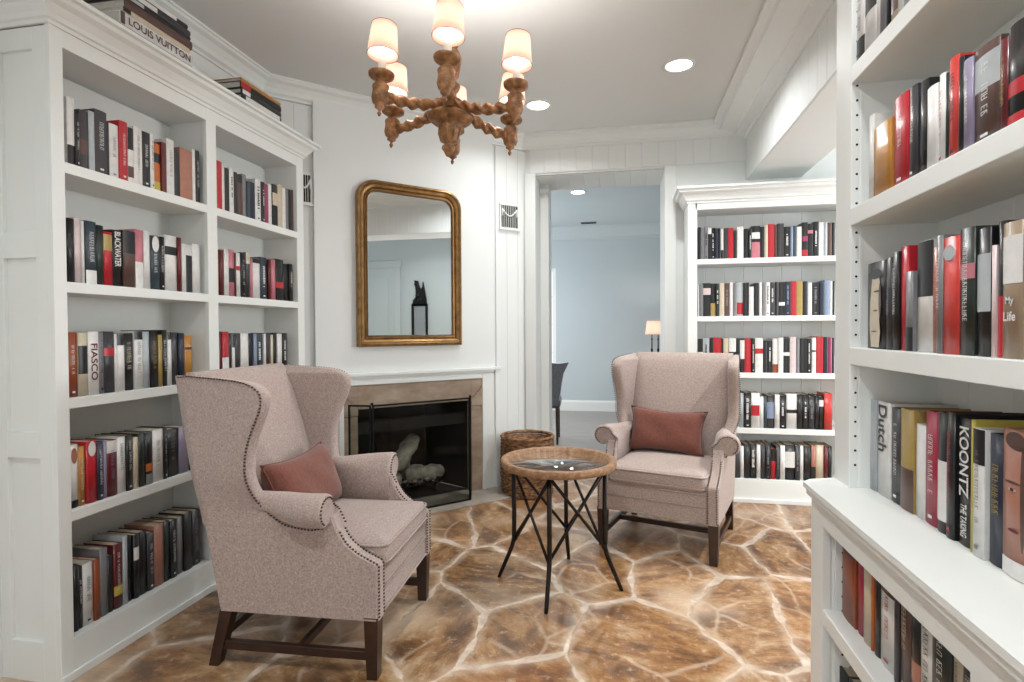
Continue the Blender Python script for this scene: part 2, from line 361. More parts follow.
# beam over the hall opening, boarded on the room side
b = MB(); b.box((.922, 1.74, 2.336), (1.29, YB, CH)); struct(b.build('ceiling_beam', WHITEW))
BM = frame_mtx((.922, 1.74, 0), (0, 1, 0), (1, 0, 0), (0, 0, 1))
b = MB()
for i in range(21): b.box((.910, 1.74+i*.13, 2.336), (.922, 1.74+(i+1)*.13, 2.66), .004)
struct(b.build('trim_beam_boards', WHITEW))
# crown mouldings
CR = [(0, CH-.105), (.012, CH-.105), (.014, CH-.092), (.03, CH-.082), (.038, CH-.06), (.06, CH-.034), (.085, CH-.024), (.09, CH-.012), (.1, CH-.012), (.1, CH), (0, CH)]
b = MB(); sweep(b, CR, [(XL, -2.2), (XL, 3.085), (-.79, YB-.012), (.91, YB-.012)]); struct(b.build('trim_crown', WHITE))
CR2 = [(0, CH-.13), (.012, CH-.13), (.02, CH-.112), (.075, CH-.095), (.085, CH-.1), (.095, CH-.085), (.19, CH-.055), (.2, CH-.062), (.21, CH-.035), (.235, CH-.02), (.245, CH-.02), (.245, CH), (0, CH)]
b = MB(); sweep(b, CR2, [(.91, YB-.0), (.91, -2.2)]); struct(b.build('trim_crown_right', WHITE))
b = MB(); sweep(b, [(0, CH-.19), (.015, CH-.185), (.02, CH-.15), (.12, CH-.03), (.13, CH), (0, CH)], [(-3.1, 8.52), (2.6, 8.52)]); struct(b.build('trim_crown_far', BLUEW))
b = MB(); sweep(b, CR, [(3.0, 4.47), (3.0, -2.2)]); struct(b.build('trim_crown_hall', HALLW))
# baseboards
BP = [(0, 0), (.016, 0), (.016, .11), (.01, .13), (0, .135)]
b = MB(); sweep(b, BP, [(PX+.02*q2-.0, PY+.02*q2), (-.79, YB-.012+.0)]); struct(b.build('baseboard_fireplace', WHITE))
b = MB(); sweep(b, [(0, 0), (.02, 0), (.02, .13), (.012, .155), (0, .16)], [(-3.1, 8.52), (2.6, 8.52)]); struct(b.build('baseboard_far', WHITE))
b = MB(); sweep(b, BP, [(3.0, 4.47), (3.0, -2.2)]); struct(b.build('baseboard_hall', WHITE))
# hall door casing seen in the mirror
b = MB(); b.box((2.975, .82, 0), (3.0, .92, 2.22), .004).box((2.975, 1.72, 0), (3.0, 1.82, 2.22), .004).box((2.97, .80, 2.2), (3.0, 1.84, 2.31), .005)
struct(b.build('trim_hall_door', HALLW))
b = MB(); b.box((2.985, .92, .0), (2.998, 1.72, 2.2))
for z0, z1 in ((.25, .95), (1.1, 2.05)):
    for y0, y1 in ((1.02, 1.27), (1.37, 1.62)): b.box((2.978, y0, z0), (2.99, y1, z1), .005)
d = struct(b.build('door_1', HALLW))
MB().ball((2.93, 1.02, .98), .028, 12).tube([(2.98, 1.02, .98), (2.93, 1.02, .98)], .01).build('door_knob', GOLDD, d)

# ---------------------------------------------------------------- fireplace
fp = thing('fireplace', 'white and stone fireplace surround with a dark firebox, set in the angled wall', 'fireplace', (PX, PY, 0), pi/4)
# stone surround (lintel, two legs, mitred corner wedges)
b = MB(); b.box((FS0, -.018, FZ), (FS1, .04, .862), .004); b.build('stone_lintel', STONE, fp)
for s0, s1, n in ((FS0-.095, FS0, 1), (FS1, FS1+.095, -1)):
    b = MB(); b.box((s0, -.018, 0), (s1, .04, .655), .004)
    lo, hi = (s0, s1) if n == 1 else (s1, s0)         # lo: outer side, hi: opening side
    Mx = frame_mtx((0, .04, 0), (1, 0, 0), (0, 0, 1), (0, -1, 0))
    b.build('stone_leg', STONE, fp)
    b = MB(); b.prism([(lo, .66), (hi, .66), (hi, .705), (lo, .80)], .064, Mx).build('stone_corner_block', STONE, fp)
    b = MB(); b.prism([(lo, .804), (hi, .709), (hi-.0, .862), (lo, .862)], .058, Mx).build('stone_corner_block', STONE, fp)
# white moulding around the stone, mantel edge on top
b = MB(); z1 = .935
for s0, s1 in ((FS1+.095, .0), (-1.375, FS0-.095)):
    o = 1 if s0 > -1 else -1
    inn, outr = (s0, s1) if o == 1 else (s1, s0)
    def col_(a, c, y, zt):
        b.box((inn+o*a, y, 0), (inn+o*c, .02, zt), .003)
    wd = abs(s1-s0)
    col_(0, .03, -.028, .895); col_(.03, wd-.045, -.016, .9); col_(wd-.045, wd-.02, -.03, .92); col_(wd-.02, wd, -.022, z1)
b.box((FS0-.095, -.028, .862), (FS1+.095, .02, .89), .003).box((FS0-.13, -.016, .885), (FS1+.13, .02, .91), .003)
b.box((FS0-.2, -.03, .905), (FS1+.2, .02, .925), .003).box((-1.385, -.04, .92), (.004, .03, z1+.006), .003)
b.build('mantel_molding', WHITE, fp)
# firebox
b = MB(); t = .02
A = [(FS0, .04), (FS1, .04), (FS1-.14, .5), (FS0+.14, .5)]
for (p, q) in ((A[1], A[2]), (A[2], A[3]), (A[3], A[0])):
    b.rings([[(p[0], p[1], .02), (q[0], q[1], .02)], [(p[0], p[1], FZ+.15), (q[0], q[1], FZ+.15)]], closed=False, caps=False, smooth=False)
b._f([b.bm.verts.new((a[0], a[1], .018)) for a in A]); b._f([b.bm.verts.new((a[0], a[1], FZ+.15)) for a in A])
b.box((FS0, .06, .52), (FS1, .12, .60)); b.build('firebox', CHAR, fp)
b = MB(); b.box((-1.42, -.30, 0), (.06, .3, .014), .004)
b.build('hearth_slab', HEARTH, fp)
# grate and logs
g = thing('fireplace_grate', 'black cast iron grate in the dark firebox, below the ashy logs', 'fireplace grate', F45 @ Vector((-.72, .2, .02)), pi/4)
b = MB()
for i in range(9): x = -.26+i*.065; b.tube([(x, -.1, .11), (x, -.08, .075), (x, .13, .075)], .007, 6)
b.build('bars', IRON, g)
b = MB()
for y in (-.07, .11): b.tube([(-.29, y, .068), (.29, y, .068)], .008, 6)
for x in (-.24, .24):
    for y in (-.07, .11): b.tube([(x, y, 0), (x, y, .07)], .009, 6)
b.build('frame', IRON, g)
def log(name, p, q, r, label, seed):
    rnd = random.Random(seed); P_, Q_ = Vector(p), Vector(q); pts = []; rr = []
    for i in range(9):
        t = i/8; pts.append(P_.lerp(Q_, t)+Vector((rnd.uniform(-.006, .006), rnd.uniform(-.006, .006), rnd.uniform(-.006, .006)))); rr.append(r*(1+rnd.uniform(-.14, .14))*(.8 if i in (0, 8) else 1))
    o = MB().tube([Vector((x.x, x.y, x.z)) for x in pts], rr, 12).build(name, LOG)
    o.matrix_world = F45 @ Matrix.Translation((-.72, .2, .02))
    tag(o, label, 'log', 'gas logs in the firebox')
log('fire_log', (-.30, .06, .135), (.2, .08, .14), .055, 'long charred log lying across the back of the grate', 1)
log('fire_log', (-.0, -.05, .135), (.29, -.06, .145), .062, 'pale ashy log lying at the right front of the grate', 2)
log('fire_log', (-.28, -.08, .12), (-.04, -.05, .125), .045, 'dark ashy log lying at the left front of the grate', 3)
log('fire_log', (-.06, -.01, .19), (.12, .05, .40), .06, 'pale ashy log leaning upright, topmost of the log pile', 4)
log('fire_log', (-.2, .05, .2), (.06, .02, .205), .032, 'thin charred log resting on the two lower logs', 5)
eb = MB(); rnd = random.Random(5)
for i in range(42):
    x, y = rnd.uniform(-.27, .27), rnd.uniform(-.1, .1); r = rnd.uniform(.012, .03); eb.m(LOG if rnd.random() < .4 else CHAR); eb.ball((x, y, .105+rnd.uniform(0, .02)), r, 6, (1, .8, .7))
eb = eb.build('ember_lumps', None); eb.matrix_world = F45 @ Matrix.Translation((-.72, .16, .015)); tag(eb, 'loose lumps of ash and coal lying on the grate under the logs', 'embers', None, 'stuff')
# folding glass screen
sc = thing('fireplace_screen', 'black framed folding glass fire screen standing on the hearth before the firebox', 'fire screen', F45 @ Vector((0, 0, .014)), pi/4)
def panel(p, q, zt=.735, nm='screen_panel'):
    p, q = Vector((*p, 0)), Vector((*q, 0)); u = (q-p); ln = u.length; u.normalize(); nrm = Vector((-u.y, u.x, 0))
    Mx = Matrix((u, nrm, Vector((0, 0, 1)))).transposed().to_4x4(); Mx.translation = p
    f = .012
    pn = MB().box((0, -.006, 0), (f, .006, zt), .002, Mx).box((ln-f, -.006, 0), (ln, .006, zt), .002, Mx).box((0, -.006, zt-f), (ln, .006, zt), .002, Mx).box((0, -.006, 0), (ln, .006, f), .002, Mx).build(nm, BLACK, sc)
    MB().box((f, -.002, f), (ln-f, .002, zt-f), 0, Mx).build('glass_pane', SCREENG, pn)
panel((-1.09, -.205), (-.37, -.205)); panel((-1.21, -.10), (-1.095, -.20)); panel((-.367, -.197), (-.308, -.10))
for s in (-1.09, -.37): MB().ball((s, -.205, .742), .011, 8).build('finial', BLACK, sc)

# ---------------------------------------------------------------- gilt mirror over the mantel
mr = thing('wall_mirror', 'antique gilt framed mirror with rounded top corners hanging above the fireplace', 'mirror', F45 @ Vector((-.728, -.006, 1.118)), pi/4)
mr.rotation_euler = (0, 0, pi/4)
W2, Hm, Rm = .392, 1.12, .13
def mpath(ins):
    w2, h, r = W2-ins, Hm-ins, max(.02, Rm-ins*.75); z0 = ins
    pts = [(-w2, z0), (w2, z0)]
    for k in range(9): a = k/8*pi/2; pts.append((w2-r+r*cos(a), h-r+r*sin(a)))
    for k in range(9): a = pi/2+k/8*pi/2; pts.append((-w2+r+r*cos(a), h-r+r*sin(a)))
    return pts
def mframe(name, prof, mt):
    b = MB(); R = [[(x, -d, z) for x, z in mpath(i)] for i, d in prof]; b.rings(R, caps=False, smooth=False)
    return b.build(name, mt, mr)
fr_ = mframe('frame', [(0, 0), (0, .022), (.006, .034), (.018, .038), (.028, .028), (.032, .030), (.046, .024), (.054, .012), (.058, .018), (.066, .018), (.068, .004), (.068, 0)], GOLD)
mframe('inner_bead', [(.064, .018), (.067, .024), (.073, .024), (.076, .016), (.076, .004)], GOLDD)
b = MB(); b._f([b.bm.verts.new((x, -.010, z)) for x, z in mpath(.07)]); b.build('mirror_glass', MIRROR, mr)
b = MB(); b.rings([[(x, y, z) for x, z in mpath(.004)] for y in (-.008, .004)], smooth=False); b.build('backing', WALNUT, mr)

# ---------------------------------------------------------------- wall vents
def vent(loc_s, loc_z, w, h, label, dep=.027):
    v = thing('air_vent', label, 'vent', F45 @ Vector((loc_s, dep, loc_z)), pi/4, 'decorative vents high on the angled wall')
    DARK = bpy.data.materials.get('vent_shadow') or mat('vent_shadow', '2e2c2b', .9)
    MB().box((-w/2+.01, -.003, .01), (w/2-.01, 0, h-.01)).build('backing', DARK, v)
    b = MB(); t = .014
    b.box((-w/2, -.012, 0), (w/2, 0, t), .002).box((-w/2, -.012, h-t), (w/2, 0, h), .002).box((-w/2, -.012, t), (-w/2+t, 0, h-t), .002).box((w/2-t, -.012, t), (w/2, 0, h-t), .002)
    b.box((-w/2-.006, -.02, -.008), (w/2+.006, 0, .0), .002); b.build('frame', WHITE, v)
    b = MB(); n = max(4, round(w/.021))
    for i in range(1, n): x = -w/2+t+(w-2*t)*i/n; b.box((x-.0014, -.008, t), (x+.0014, -.002, h-t))
    b.build('grille_bars', WHITE, v)
    b = MB()
    pts = [(-w*.36+w*.72*k/10, -.011, h*.78-h*.26*sin(pi*k/10)) for k in range(11)]
    b.tube(pts, .006, 6)
    for sx in (-1, 1): b.tube([(sx*w*.36, -.011, h*.8), (sx*w*.36, -.011, h*.5)], .006, 6)
    b.build('swag_ornament', WHITE, v)
vent(.125, 2.02, .185, .20, 'white square vent with a swag, between gilt mirror and doorway')
vent(-1.437, 2.03, .10, .20, 'narrow white vent with a swag, beside the far end of left bookcase')

# ---------------------------------------------------------------- recessed ceiling lights
BULB = emis('lamp_light', 'fff6e8', 14)
def can(x, y, label, e=16, col=(.98, 1, 1), r=.075):
    c = thing('recessed_light', label, 'ceiling light', (x, y, CH), 0, 'recessed ceiling lights')
    R = []
    b = MB(); b.rings([[(rr*cos(2*pi*i/28), rr*sin(2*pi*i/28), z) for i in range(28)] for rr, z in ((r+.018, 0), (r+.016, -.006), (r, -.006), (r-.004, 0))], caps=False); b.build('trim_ring', WHITE, c)
    MB().lathe([(0.001, -.001), (r-.004, -.001), (r-.004, -.0035), (.001, -.0035)], n=28).build('lens', BULB, c)
    l = bpy.data.lights.new('recessed_lamp', 'AREA'); l.shape = 'DISK'; l.size = .13; l.energy = e; l.color = col; l.spread = radians(150)
    o = bpy.data.objects.new('recessed_lamp', l); COL.objects.link(o); o.parent = c; o.location = (0, 0, -.012)
can(.33, 3.435, 'recessed light in the reading room ceiling, nearest to the white beam', 12)
can(-.564, 3.841, 'recessed light in the reading room ceiling, right behind the chandelier', 6)
can(-.5, .4, 'added recessed light, out of view, in the ceiling above the near left bookcase end', 16)  # unseen extra lamp, added to brighten the near left side
can(.33, .9, 'added recessed light, out of view, in the ceiling above the right bookcase', 7)  # unseen extra lamp, added to brighten the near right side
can(-.48, 6.33, 'recessed light in the far room ceiling, seen through the doorway', 14, (1, .97, .93))
can(1.75, 2.6, 'added recessed light, out of view, in the hall ceiling beyond the beam', 26, (1, .97, .93))  # unseen extra lamp, added for steeper light from the hall
c = thing('ceiling_vent', 'small dark slotted ceiling vent in the far room', 'vent', (-.47, 8.15, CH))
MB().box((-.11, -.05, -.008), (.11, .05, 0), .003).build('frame', mat('vent_grey', '6d7072', .6), c)
b = MB()
for k in range(4): b.box((-.1, -.04+k*.022, -.012), (.1, -.03+k*.022, -.007))
b.build('slats', BLACK, c)
# ================================================================ BOOKCASES
# local frame: x along the face (viewer's left to right), y into the case, z up
def crown(b, x0, x1, z, prof, left=True, right=True, depth=.2):
    path = []
    if left: path.append((x0, depth))
    path += [(x0, 0), (x1, 0)]
    if right: path.append((x1, depth))
    sweep(b, prof, path)
    return b
CP = [(-.02, 0), (.006, 0), (.008, .012), (.016, .016), (.022, .03), (.04, .055), (.06, .066), (.064, .08), (.078, .084), (.078, .098), (-.02, .098)]
# sweep() puts 'out' to the right of travel; travelling +x along y=0 that is -y, toward the viewer

# --- left bookcase
lb = thing('built_in_bookcase', 'tall white built-in bookcase of two bays along the left wall, behind the near armchair', 'bookcase', (-1.903, 1.578, 0), pi/2)
LBW, LBD = 1.60, .235
b = MB()
for x0, x1 in ((0, .047), (.73, .795), (1.469, 1.538)): b.box((x0, 0, 0), (x1, .022, 2.274), .002)
b.box((.045, 0.0008, 2.211), (1.47, .022, 2.276), .001).box((.045, 0.0008, 0), (1.47, .022, .105), .001)
b.build('face_frame', WHITE, lb)
# end panel: stiles and rails around sunk panels, facing the camera
b = MB(); b.box((.015, .0222, 0), (.022, LBD, 2.3))
b.box((.001, .0222, 0), (.016, .075, 2.268), .002)
for z0, z1 in ((0, .141), (.785, .876), (1.481, 1.571), (2.193, 2.268)): b.box((.001, .0748, z0), (.016, LBD-.0218, z1), .001)
b.box((.001, LBD-.022, 0), (.016, .2565, 2.268), .002); b.build('end_panel', WHITE, lb)
for x0, x1 in ((.742, .783), (1.4692, 1.49)):
    MB().box((x0, .021, .1), (x1, LBD, 2.232)).build('side_panel', WHITE, lb)
MB().box((.02, LBD-.012, .1), (1.5, LBD, 2.3)).build('back_panel', WHITE, lb)
MB().box((.047, .02, 2.211), (1.47, LBD-.01, 2.232)).build('top_panel', WHITE, lb)
for x0, x1 in ((.022, .742), (.783, 1.469)): MB().box((x0, LBD-.03, 2.10), (x1, LBD-.012, 2.2), .003).build('cleat', WHITE, lb)
SZ = (1.817, 1.40, .991, .593, .142)
for z in SZ:
    for x0, x1 in ((.047, .73), (.795, 1.469)):
        MB().box((x0-.02 if z > .2 else x0-.02, .001, z-.038), (x1+.01, LBD-.012, z), .002).build('shelf', WHITE, lb)
b = MB(); b.box((-.006, -.012, 0), (1.538, .0, .03), .003); b.build('shoe_molding', WHITE, lb)
b = MB(); crown(b, -.004, 1.54, 0, [(o, 2.27+z) for o, z in CP], True, True, LBD); b.box((0, .0, 2.27), (1.54, LBD, 2.36)); b.build('crown_molding', WHITE, lb)

# --- back bookcase beyond the right armchair
bb = thing('built_in_bookcase', 'white built-in bookcase on the back wall behind the far armchair, right of the doorway', 'bookcase', (.463, 4.176, 0), 0)
BW, BD = 1.25, .28
b = MB(); b.box((0, 0, 0), (.063, .022, 2.13), .002).box((1.19, 0, 0), (BW, .022, 2.13), .002)
b.box((.05, 0, 2.072), (1.2, .022, 2.135), .002).box((.05, 0, 0), (1.2, .022, .15), .002); b.build('face_frame', WHITE, bb)
MB().box((0, .02, 0), (.02, BD, 2.2)).build('side_panel', WHITE, bb); MB().box((BW-.02, .02, 0), (BW, BD, 2.2)).build('side_panel', WHITE, bb)
b = MB(); boards(b, .02, BW-.02, .1, 2.2, BD, .142); b.build('back_panel', WHITE, bb)
MB().box((.02, .02, 2.075), (BW-.02, BD-.012, 2.095)).build('top_panel', WHITE, bb)
for z in (1.721, 1.315, .915, .524, .165):
    MB().box((.05, .001, z-.037), (1.2, BD-.012, z), .002).build('shelf', WHITE, bb)
b = MB(); b.box((0, -.014, 0), (BW, 0, .03), .003); b.build('shoe_molding', WHITE, bb)
b = MB(); crown(b, 0, BW, 0, [(o*1.05, 2.118+z*1.1) for o, z in CP], True, True, BD); b.box((0, 0, 2.12), (BW, BD, 2.222)); b.build('crown_molding', WHITE, bb)
ol = MB().box((.672-.463, BD-.02, .99), (.735-.463, BD-.0115, 1.06), .002).build('power_outlet', BLACK)
ol.location = (.463, 4.176, 0); tag(ol, 'small black outlet plate on the back panel of the far bookcase', 'outlet')

# --- right bookcase: upper case on a deeper base with counter
rb = thing('built_in_bookcase', 'white built-in bookcase at the right edge, open shelves above a deeper base cabinet', 'bookcase', (.59, 1.735, 0), -pi/2)
RW, RD = 1.62, .205
b = MB(); b.box((.008, 0, .80), (.112, .022, 2.5), .002).box((1.5, 0, .80), (RW, .022, 2.5), .002).box((.1, 0, 2.32), (1.51, .022, 2.5), .002)
b.build('face_frame', WHITE, rb)
for x0, x1 in ((.008, .02), (.085, .1115), (1.51, RW)): MB().box((x0, .02, .8), (x1, RD+.01, 2.5)).build('side_panel', WHITE, rb)
HOLE = mat('drilled_hole', '24211e', .9)
b = MB().m(WHITE); b.box((.108, .0225, .80), (.1128, .03, 2.32), .0005); b.m(HOLE)
z = .86
while z < 2.3:
    b.lathe([(.001, 0), (.0032, 0), (.0032, .0006), (.001, .0006)], n=8, mtx=frame_mtx((.112, .0145, z), (0, 1, 0), (0, 0, 1), (1, 0, 0))); z += .0383
b.build('shelf_pin_strip', None, rb)
b = MB(); boards(b, .09, RW, .8, 2.5, RD+.012, .15); b.build('back_panel', WHITE, rb)
for z in (1.906, 1.536, 1.171):
    MB().box((.09, .0005, z-.045), (1.52, RD, z), .002).build('shelf', WHITE, rb)
MB().box((.1, .02, 2.32), (1.52, RD, 2.34)).build('top_panel', WHITE, rb)
MB().box((0, .0, 2.5), (RW, RD+.1, CH-.001)).build('top_fascia', WHITE, rb)
# counter with moulded nosing, clipped corner
b = MB()
ct = [(.0, .31), (.012, .0), (.042, -.075), (.071, -.1), (1.62, -.1), (1.62, .31)]
b.prism([(x, y) for x, y in ct], .014, Matrix.Translation((0, 0, .786)))
ct2 = [(.006, .31), (.018, .0), (.047, -.07), (.074, -.093), (1.62, -.093), (1.62, .31)]
b.prism(ct2, .018, Matrix.Translation((0, 0, .768))); b.build('counter', WHITE, rb)
b = MB(); y0 = -.075
def fr(x0, x1, z0, z1): b.box((x0, y0, z0), (x1, y0+.022, z1), .002)
fr(.057, .145, 0, .77); fr(1.5, 1.62, 0, .77); fr(.14, 1.51, .70, .77); fr(.14, 1.51, 0, .1); fr(.78, .84, .09, .71)
b.build('base_face_frame', WHITE, rb)
MB().box((.057, y0+.02, 0), (.073, .3, .768)).build('base_side_panel', WHITE, rb)
b = MB().m(WHITE); b.box((.125, y0+.02, 0), (.14, .2, .768)).box((.14, y0+.03, .1), (.15, y0+.065, .76), .001).m(HOLE)
z = .14
while z < .74:
    b.lathe([(.001, 0), (.0032, 0), (.0032, .0006), (.001, .0006)], n=8, mtx=frame_mtx((.15, y0+.048, z), (0, 1, 0), (0, 0, 1), (1, 0, 0))); z += .0383
b.build('base_inner_side_panel', None, rb)
MB().box((.02, .19, 0), (1.6, .205, .768)).build('base_back_panel', WHITE, rb)
for z in (.483, .14): MB().box((.14, y0+.001, z-.04), (1.51, .19, z), .002).build('base_shelf', WHITE, rb)

# ================================================================ BOOKS
PAL = dict(k=('black', '1b1b1d'), K=('charcoal', '38363a'), w=('white', 'd9d8d6'), c=('cream', 'c4b8a2'), r=('red', 'b0202c'), R=('dark red', '5f1e22'),
    p=('pink', 'bd7480'), o=('orange', 'b8642c'), t=('olive tan', 'a38a4e'), b=('navy', '20283a'), B=('slate blue', '34424c'), l=('blue grey', '7f8ea6'), g=('grey', '77777a'),
    G=('dark green', '242c28'), n=('brown', '57403a'), m=('magenta', '94345c'), v=('lavender grey', '8c839a'), y=('yellow', 'b9a94a'), s=('silver grey', 'a9b0b4'), f=('flesh toned', 'a5715f'),
    d=('khaki', '94806a'), q=('pale pink', 'cdbcbc'), u=('rust', '8c4528'), a=('amber', 'b07a36'), C=('crimson', '9c2340'), x=('bright red', 'c33a34'))
BMAT = {k: mat('jacket_'+v[0].replace(' ', '_'), v[1], .32, var=.10, scale=30, spec=.45) for k, v in PAL.items()}
PAGES = mat('page_edges', 'b9ad98', .85, var=.15, scale=90)
def text_mesh(txt, name, mt, parent, length, height, M, ext=.0004):
    cu = bpy.data.curves.new(name, 'FONT'); cu.body = txt; cu.size = 1; cu.extrude = 0; cu.offset = .018
    to = bpy.data.objects.new(name, cu); COL.objects.link(to); bpy.context.view_layer.update()
    me = bpy.data.meshes.new_from_object(to.evaluated_get(bpy.context.evaluated_depsgraph_get()))
    bpy.data.objects.remove(to); xs = [v.co.x for v in me.vertices]; ys = [v.co.y for v in me.vertices]
    cx, cy = (min(xs)+max(xs))/2, (min(ys)+max(ys))/2; sx, sy = length/(max(xs)-min(xs)), height/(max(ys)-min(ys))
    for v in me.vertices: v.co = M @ Vector(((v.co.x-cx)*sx, (v.co.y-cy)*sy, 0))
    me.materials.clear(); me.materials.append(mt)
    o = bpy.data.objects.new(name, me); COL.objects.link(o); o.parent = parent
    return o
ORD = 'first second third fourth fifth sixth seventh eighth ninth tenth eleventh twelfth thirteenth fourteenth fifteenth sixteenth seventeenth eighteenth nineteenth twentieth'.split()
ORD += ['twenty-'+x for x in ORD[:9]]+['thirtieth']+['thirty-'+x for x in ORD[:9]]
def spine_arc(w, off, n=5, bulge=.0035):
    return [(-w/2+w*i/n, -bulge*sin(pi*i/n)-off) for i in range(n+1)]
def book(w, h, dep, spec, loc, rz, label, group, pages=True, small=False, flat=None):
    toks = spec.split(' '); base = toks[0]; rest = []
    i = 1; sp = ' '.join(toks[1:])
    txt = None
    if 'S:' in sp:
        k = sp.index('S:'); txt = sp[k+2:].rsplit(':', 1); sp = sp[:k]
    feats = sp.split()
    b = MB().m(BMAT[base]); arc = spine_arc(w, 0); th = min(.0022, w*.2)
    if pages:
        outer = [(-w/2, dep)]+arc+[(w/2, dep)]
        inner = [(-w/2+th, dep)]+[(max(-w/2+th, min(w/2-th, x)), .003) for x, y in arc]+[(w/2-th, dep)]
        lo = [b.bm.verts.new((x, y, 0)) for x, y in outer]; hi = [b.bm.verts.new((x, y, h)) for x, y in outer]
        li = [b.bm.verts.new((x, y, 0)) for x, y in inner]; ui = [b.bm.verts.new((x, y, h)) for x, y in inner]
        n = len(outer)
        for j in range(n-1):
            b._f([lo[j], lo[j+1], hi[j+1], hi[j]], 0 < j < n-2); b._f([ui[j], ui[j+1], li[j+1], li[j]]); b._f([hi[j], hi[j+1], ui[j+1], ui[j]]); b._f([li[j], li[j+1], lo[j+1], lo[j]])
        for j in (0, n-1): b._f([lo[j], hi[j], ui[j], li[j]])
    else:
        b.prism(arc+[(w/2, dep), (-w/2, dep)], h)
    def patch(c, f0, f1, x0=-.5, x1=.5, off=.0005):
        b.m(BMAT[c]); A = [(x, y-off) for x, y in spine_arc(w*.995, 0)]
        b.rings([[(x, y, h*f0) for x, y in A], [(x, y, h*f1) for x, y in A]], closed=False, caps=False)
    for f in feats:
        if f[0] == 'B' and len(f) > 2:
            f0, f1 = f[2:].split('-') if f[2] != '-' else ('0', f[3:]); patch(f[1], max(float(f0), .004), min(float(f1), .996))
        elif f[0] == 'F':
            b.m(BMAT['c']); b._f([b.bm.verts.new((w*x, -.0043, h*z)) for x, z in ((-.22, .02), (.2, .02), (.26, .2), (.2, .35), (.3, .5), (.28, .7), (.18, .84), (0, .88), (-.16, .84), (-.25, .6), (-.3, .3))])
            for c_, ex, ez, rx, rz_ in (('k', .0, .86, .34, .06), ('n', .08, .66, .16, .012), ('n', .02, .44, .12, .01), ('n', -.05, .2, .16, .008), ('n', .24, .55, .06, .2)):
                b.m(BMAT[c_]); b._f([b.bm.verts.new((w*ex+w*rx*cos(2*pi*k/12), -.0047, h*ez+h*rz_*sin(2*pi*k/12))) for k in range(12)])
        elif f[0] == 'E':
            for c_, ex, ez, rx, rz_ in (('n', .0, .645, .32, .009), ('c', -.02, .595, .17, .010), ('k', -.02, .596, .08, .011), ('R', .05, .32, .22, .012), ('n', .40, .55, .10, .36), ('n', .1, .93, .4, .06)):
                b.m(BMAT[c_]); b._f([b.bm.verts.new((w*ex+w*rx*cos(2*pi*k/14), -.0046-(.0004 if c_ == 'k' else 0), h*ez+h*rz_*sin(2*pi*k/14))) for k in range(14)])
        elif f[0] == 'P' and len(f) > 2:
            f0, f1 = map(float, f[2:].split('-')); b.m(BMAT[f[1]]); zc, rz_ = h*(f0+f1)/2, h*(f1-f0)/2
            b._f([b.bm.verts.new((w*.36*cos(2*pi*k/14), -.0046, zc+rz_*sin(2*pi*k/14))) for k in range(14)])
            if f1-f0 > .9:
                b.m(BMAT['n'])
                for zz in (.62, .72): b._f([b.bm.verts.new((w*.16+w*.12*cos(2*pi*k/10), -.005, h*zz+h*.012*sin(2*pi*k/10))) for k in range(10)])
                b._f([b.bm.verts.new((-w*.05+w*.2*cos(2*pi*k/10), -.005, h*.38+h*.012*sin(2*pi*k/10))) for k in range(10)])
    o = b.build('book', None)
    o.location = loc; o.rotation_euler = (0, 0, rz)
    if flat: o.rotation_euler = flat
    o['label'] = label; o['category'] = 'book'; o['group'] = group
    if pages: MB().box((-w/2+th, .0035, .003), (w/2-th, dep-.003, h-.0035)).build('page_block', PAGES, o)
    for f in feats:
        if f[0] == 'T' and len(f) == 2:
            rn = random.Random(int(w*1e5)+int(h*1e4)); t = MB().m(BMAT[f[1]]); y = -.0047
            z = h*rn.uniform(.78, .9); zend = h*rn.uniform(.25, .42); gh = min(.017, w*rn.uniform(.26, .42))
            def qd(x0, x1, z0, z1): t._f([t.bm.verts.new(p) for p in ((x0, y, z0), (x1, y, z0), (x1, y, z1), (x0, y, z1))])
            gw = max(.006, gh*.55) if not small else .009
            while z > zend:
                if rn.random() < .15: z -= gw*.9; continue
                if small: qd(-gh/2, gh/2*rn.uniform(.5, 1), z-gw*.7, z)
                else:
                    s = gw*.14; k = rn.random(); qd(-gh/2, gh/2, z-s, z)
                    if k < .7: qd(gh/2-s, gh/2, z-gw*.7, z-s)
                    if k > .3: qd(-s/2, s/2, z-gw*.6, z-s)
                    if k > .5: qd(-gh/2, -gh/2+s, z-gw*.7, z-s)
                    if k < .3 or k > .85: qd(-gh/2, gh/2, z-gw*.78, z-gw*.78+s)
                    elif k < .62: t._f([t.bm.verts.new(p) for p in ((-gh/2, y, z-gw*.78), (-gh/2, y, z-gw*.78+s), (gh/2, y, z-s*.4), (gh/2, y, z-s*1.4))])
                z -= gw
            if rn.random() < .6: qd(-w*.15, w*.15, h*.06, h*.09)
            t.build('spine_lettering', None, o)
    if txt:
        tx, tc = txt; mt = BMAT[tc]
        if tx == 'My Life':
            for part, zz in (('My', .42), ('Life', .31)):
                text_mesh(part, 'spine_lettering', mt, o, w*(.42 if part == 'My' else .62), h*.07, frame_mtx((0, -.0048, h*zz), (1, 0, 0), (0, 0, 1), (0, -1, 0)))
        else:
            fl_ = {'KOONTZ': .55, 'Dutch': .5, 'FIASCO': .58, 'BLACKWATER': .62}[tx]; zc = {'KOONTZ': .66, 'Dutch': .72, 'FIASCO': .52, 'BLACKWATER': .66}[tx]
            text_mesh(tx, 'spine_lettering', mt, o, h*fl_, w*.62, frame_mtx((0, -.0048, h*zc), (0, 0, -1), (1, 0, 0), (0, -1, 0)))
            if tx == 'KOONTZ': text_mesh('THE TAKING', 'spine_lettering', mt, o, h*.26, w*.42, frame_mtx((0, -.0048, h*.2), (0, 0, -1), (1, 0, 0), (0, -1, 0)))
    return o
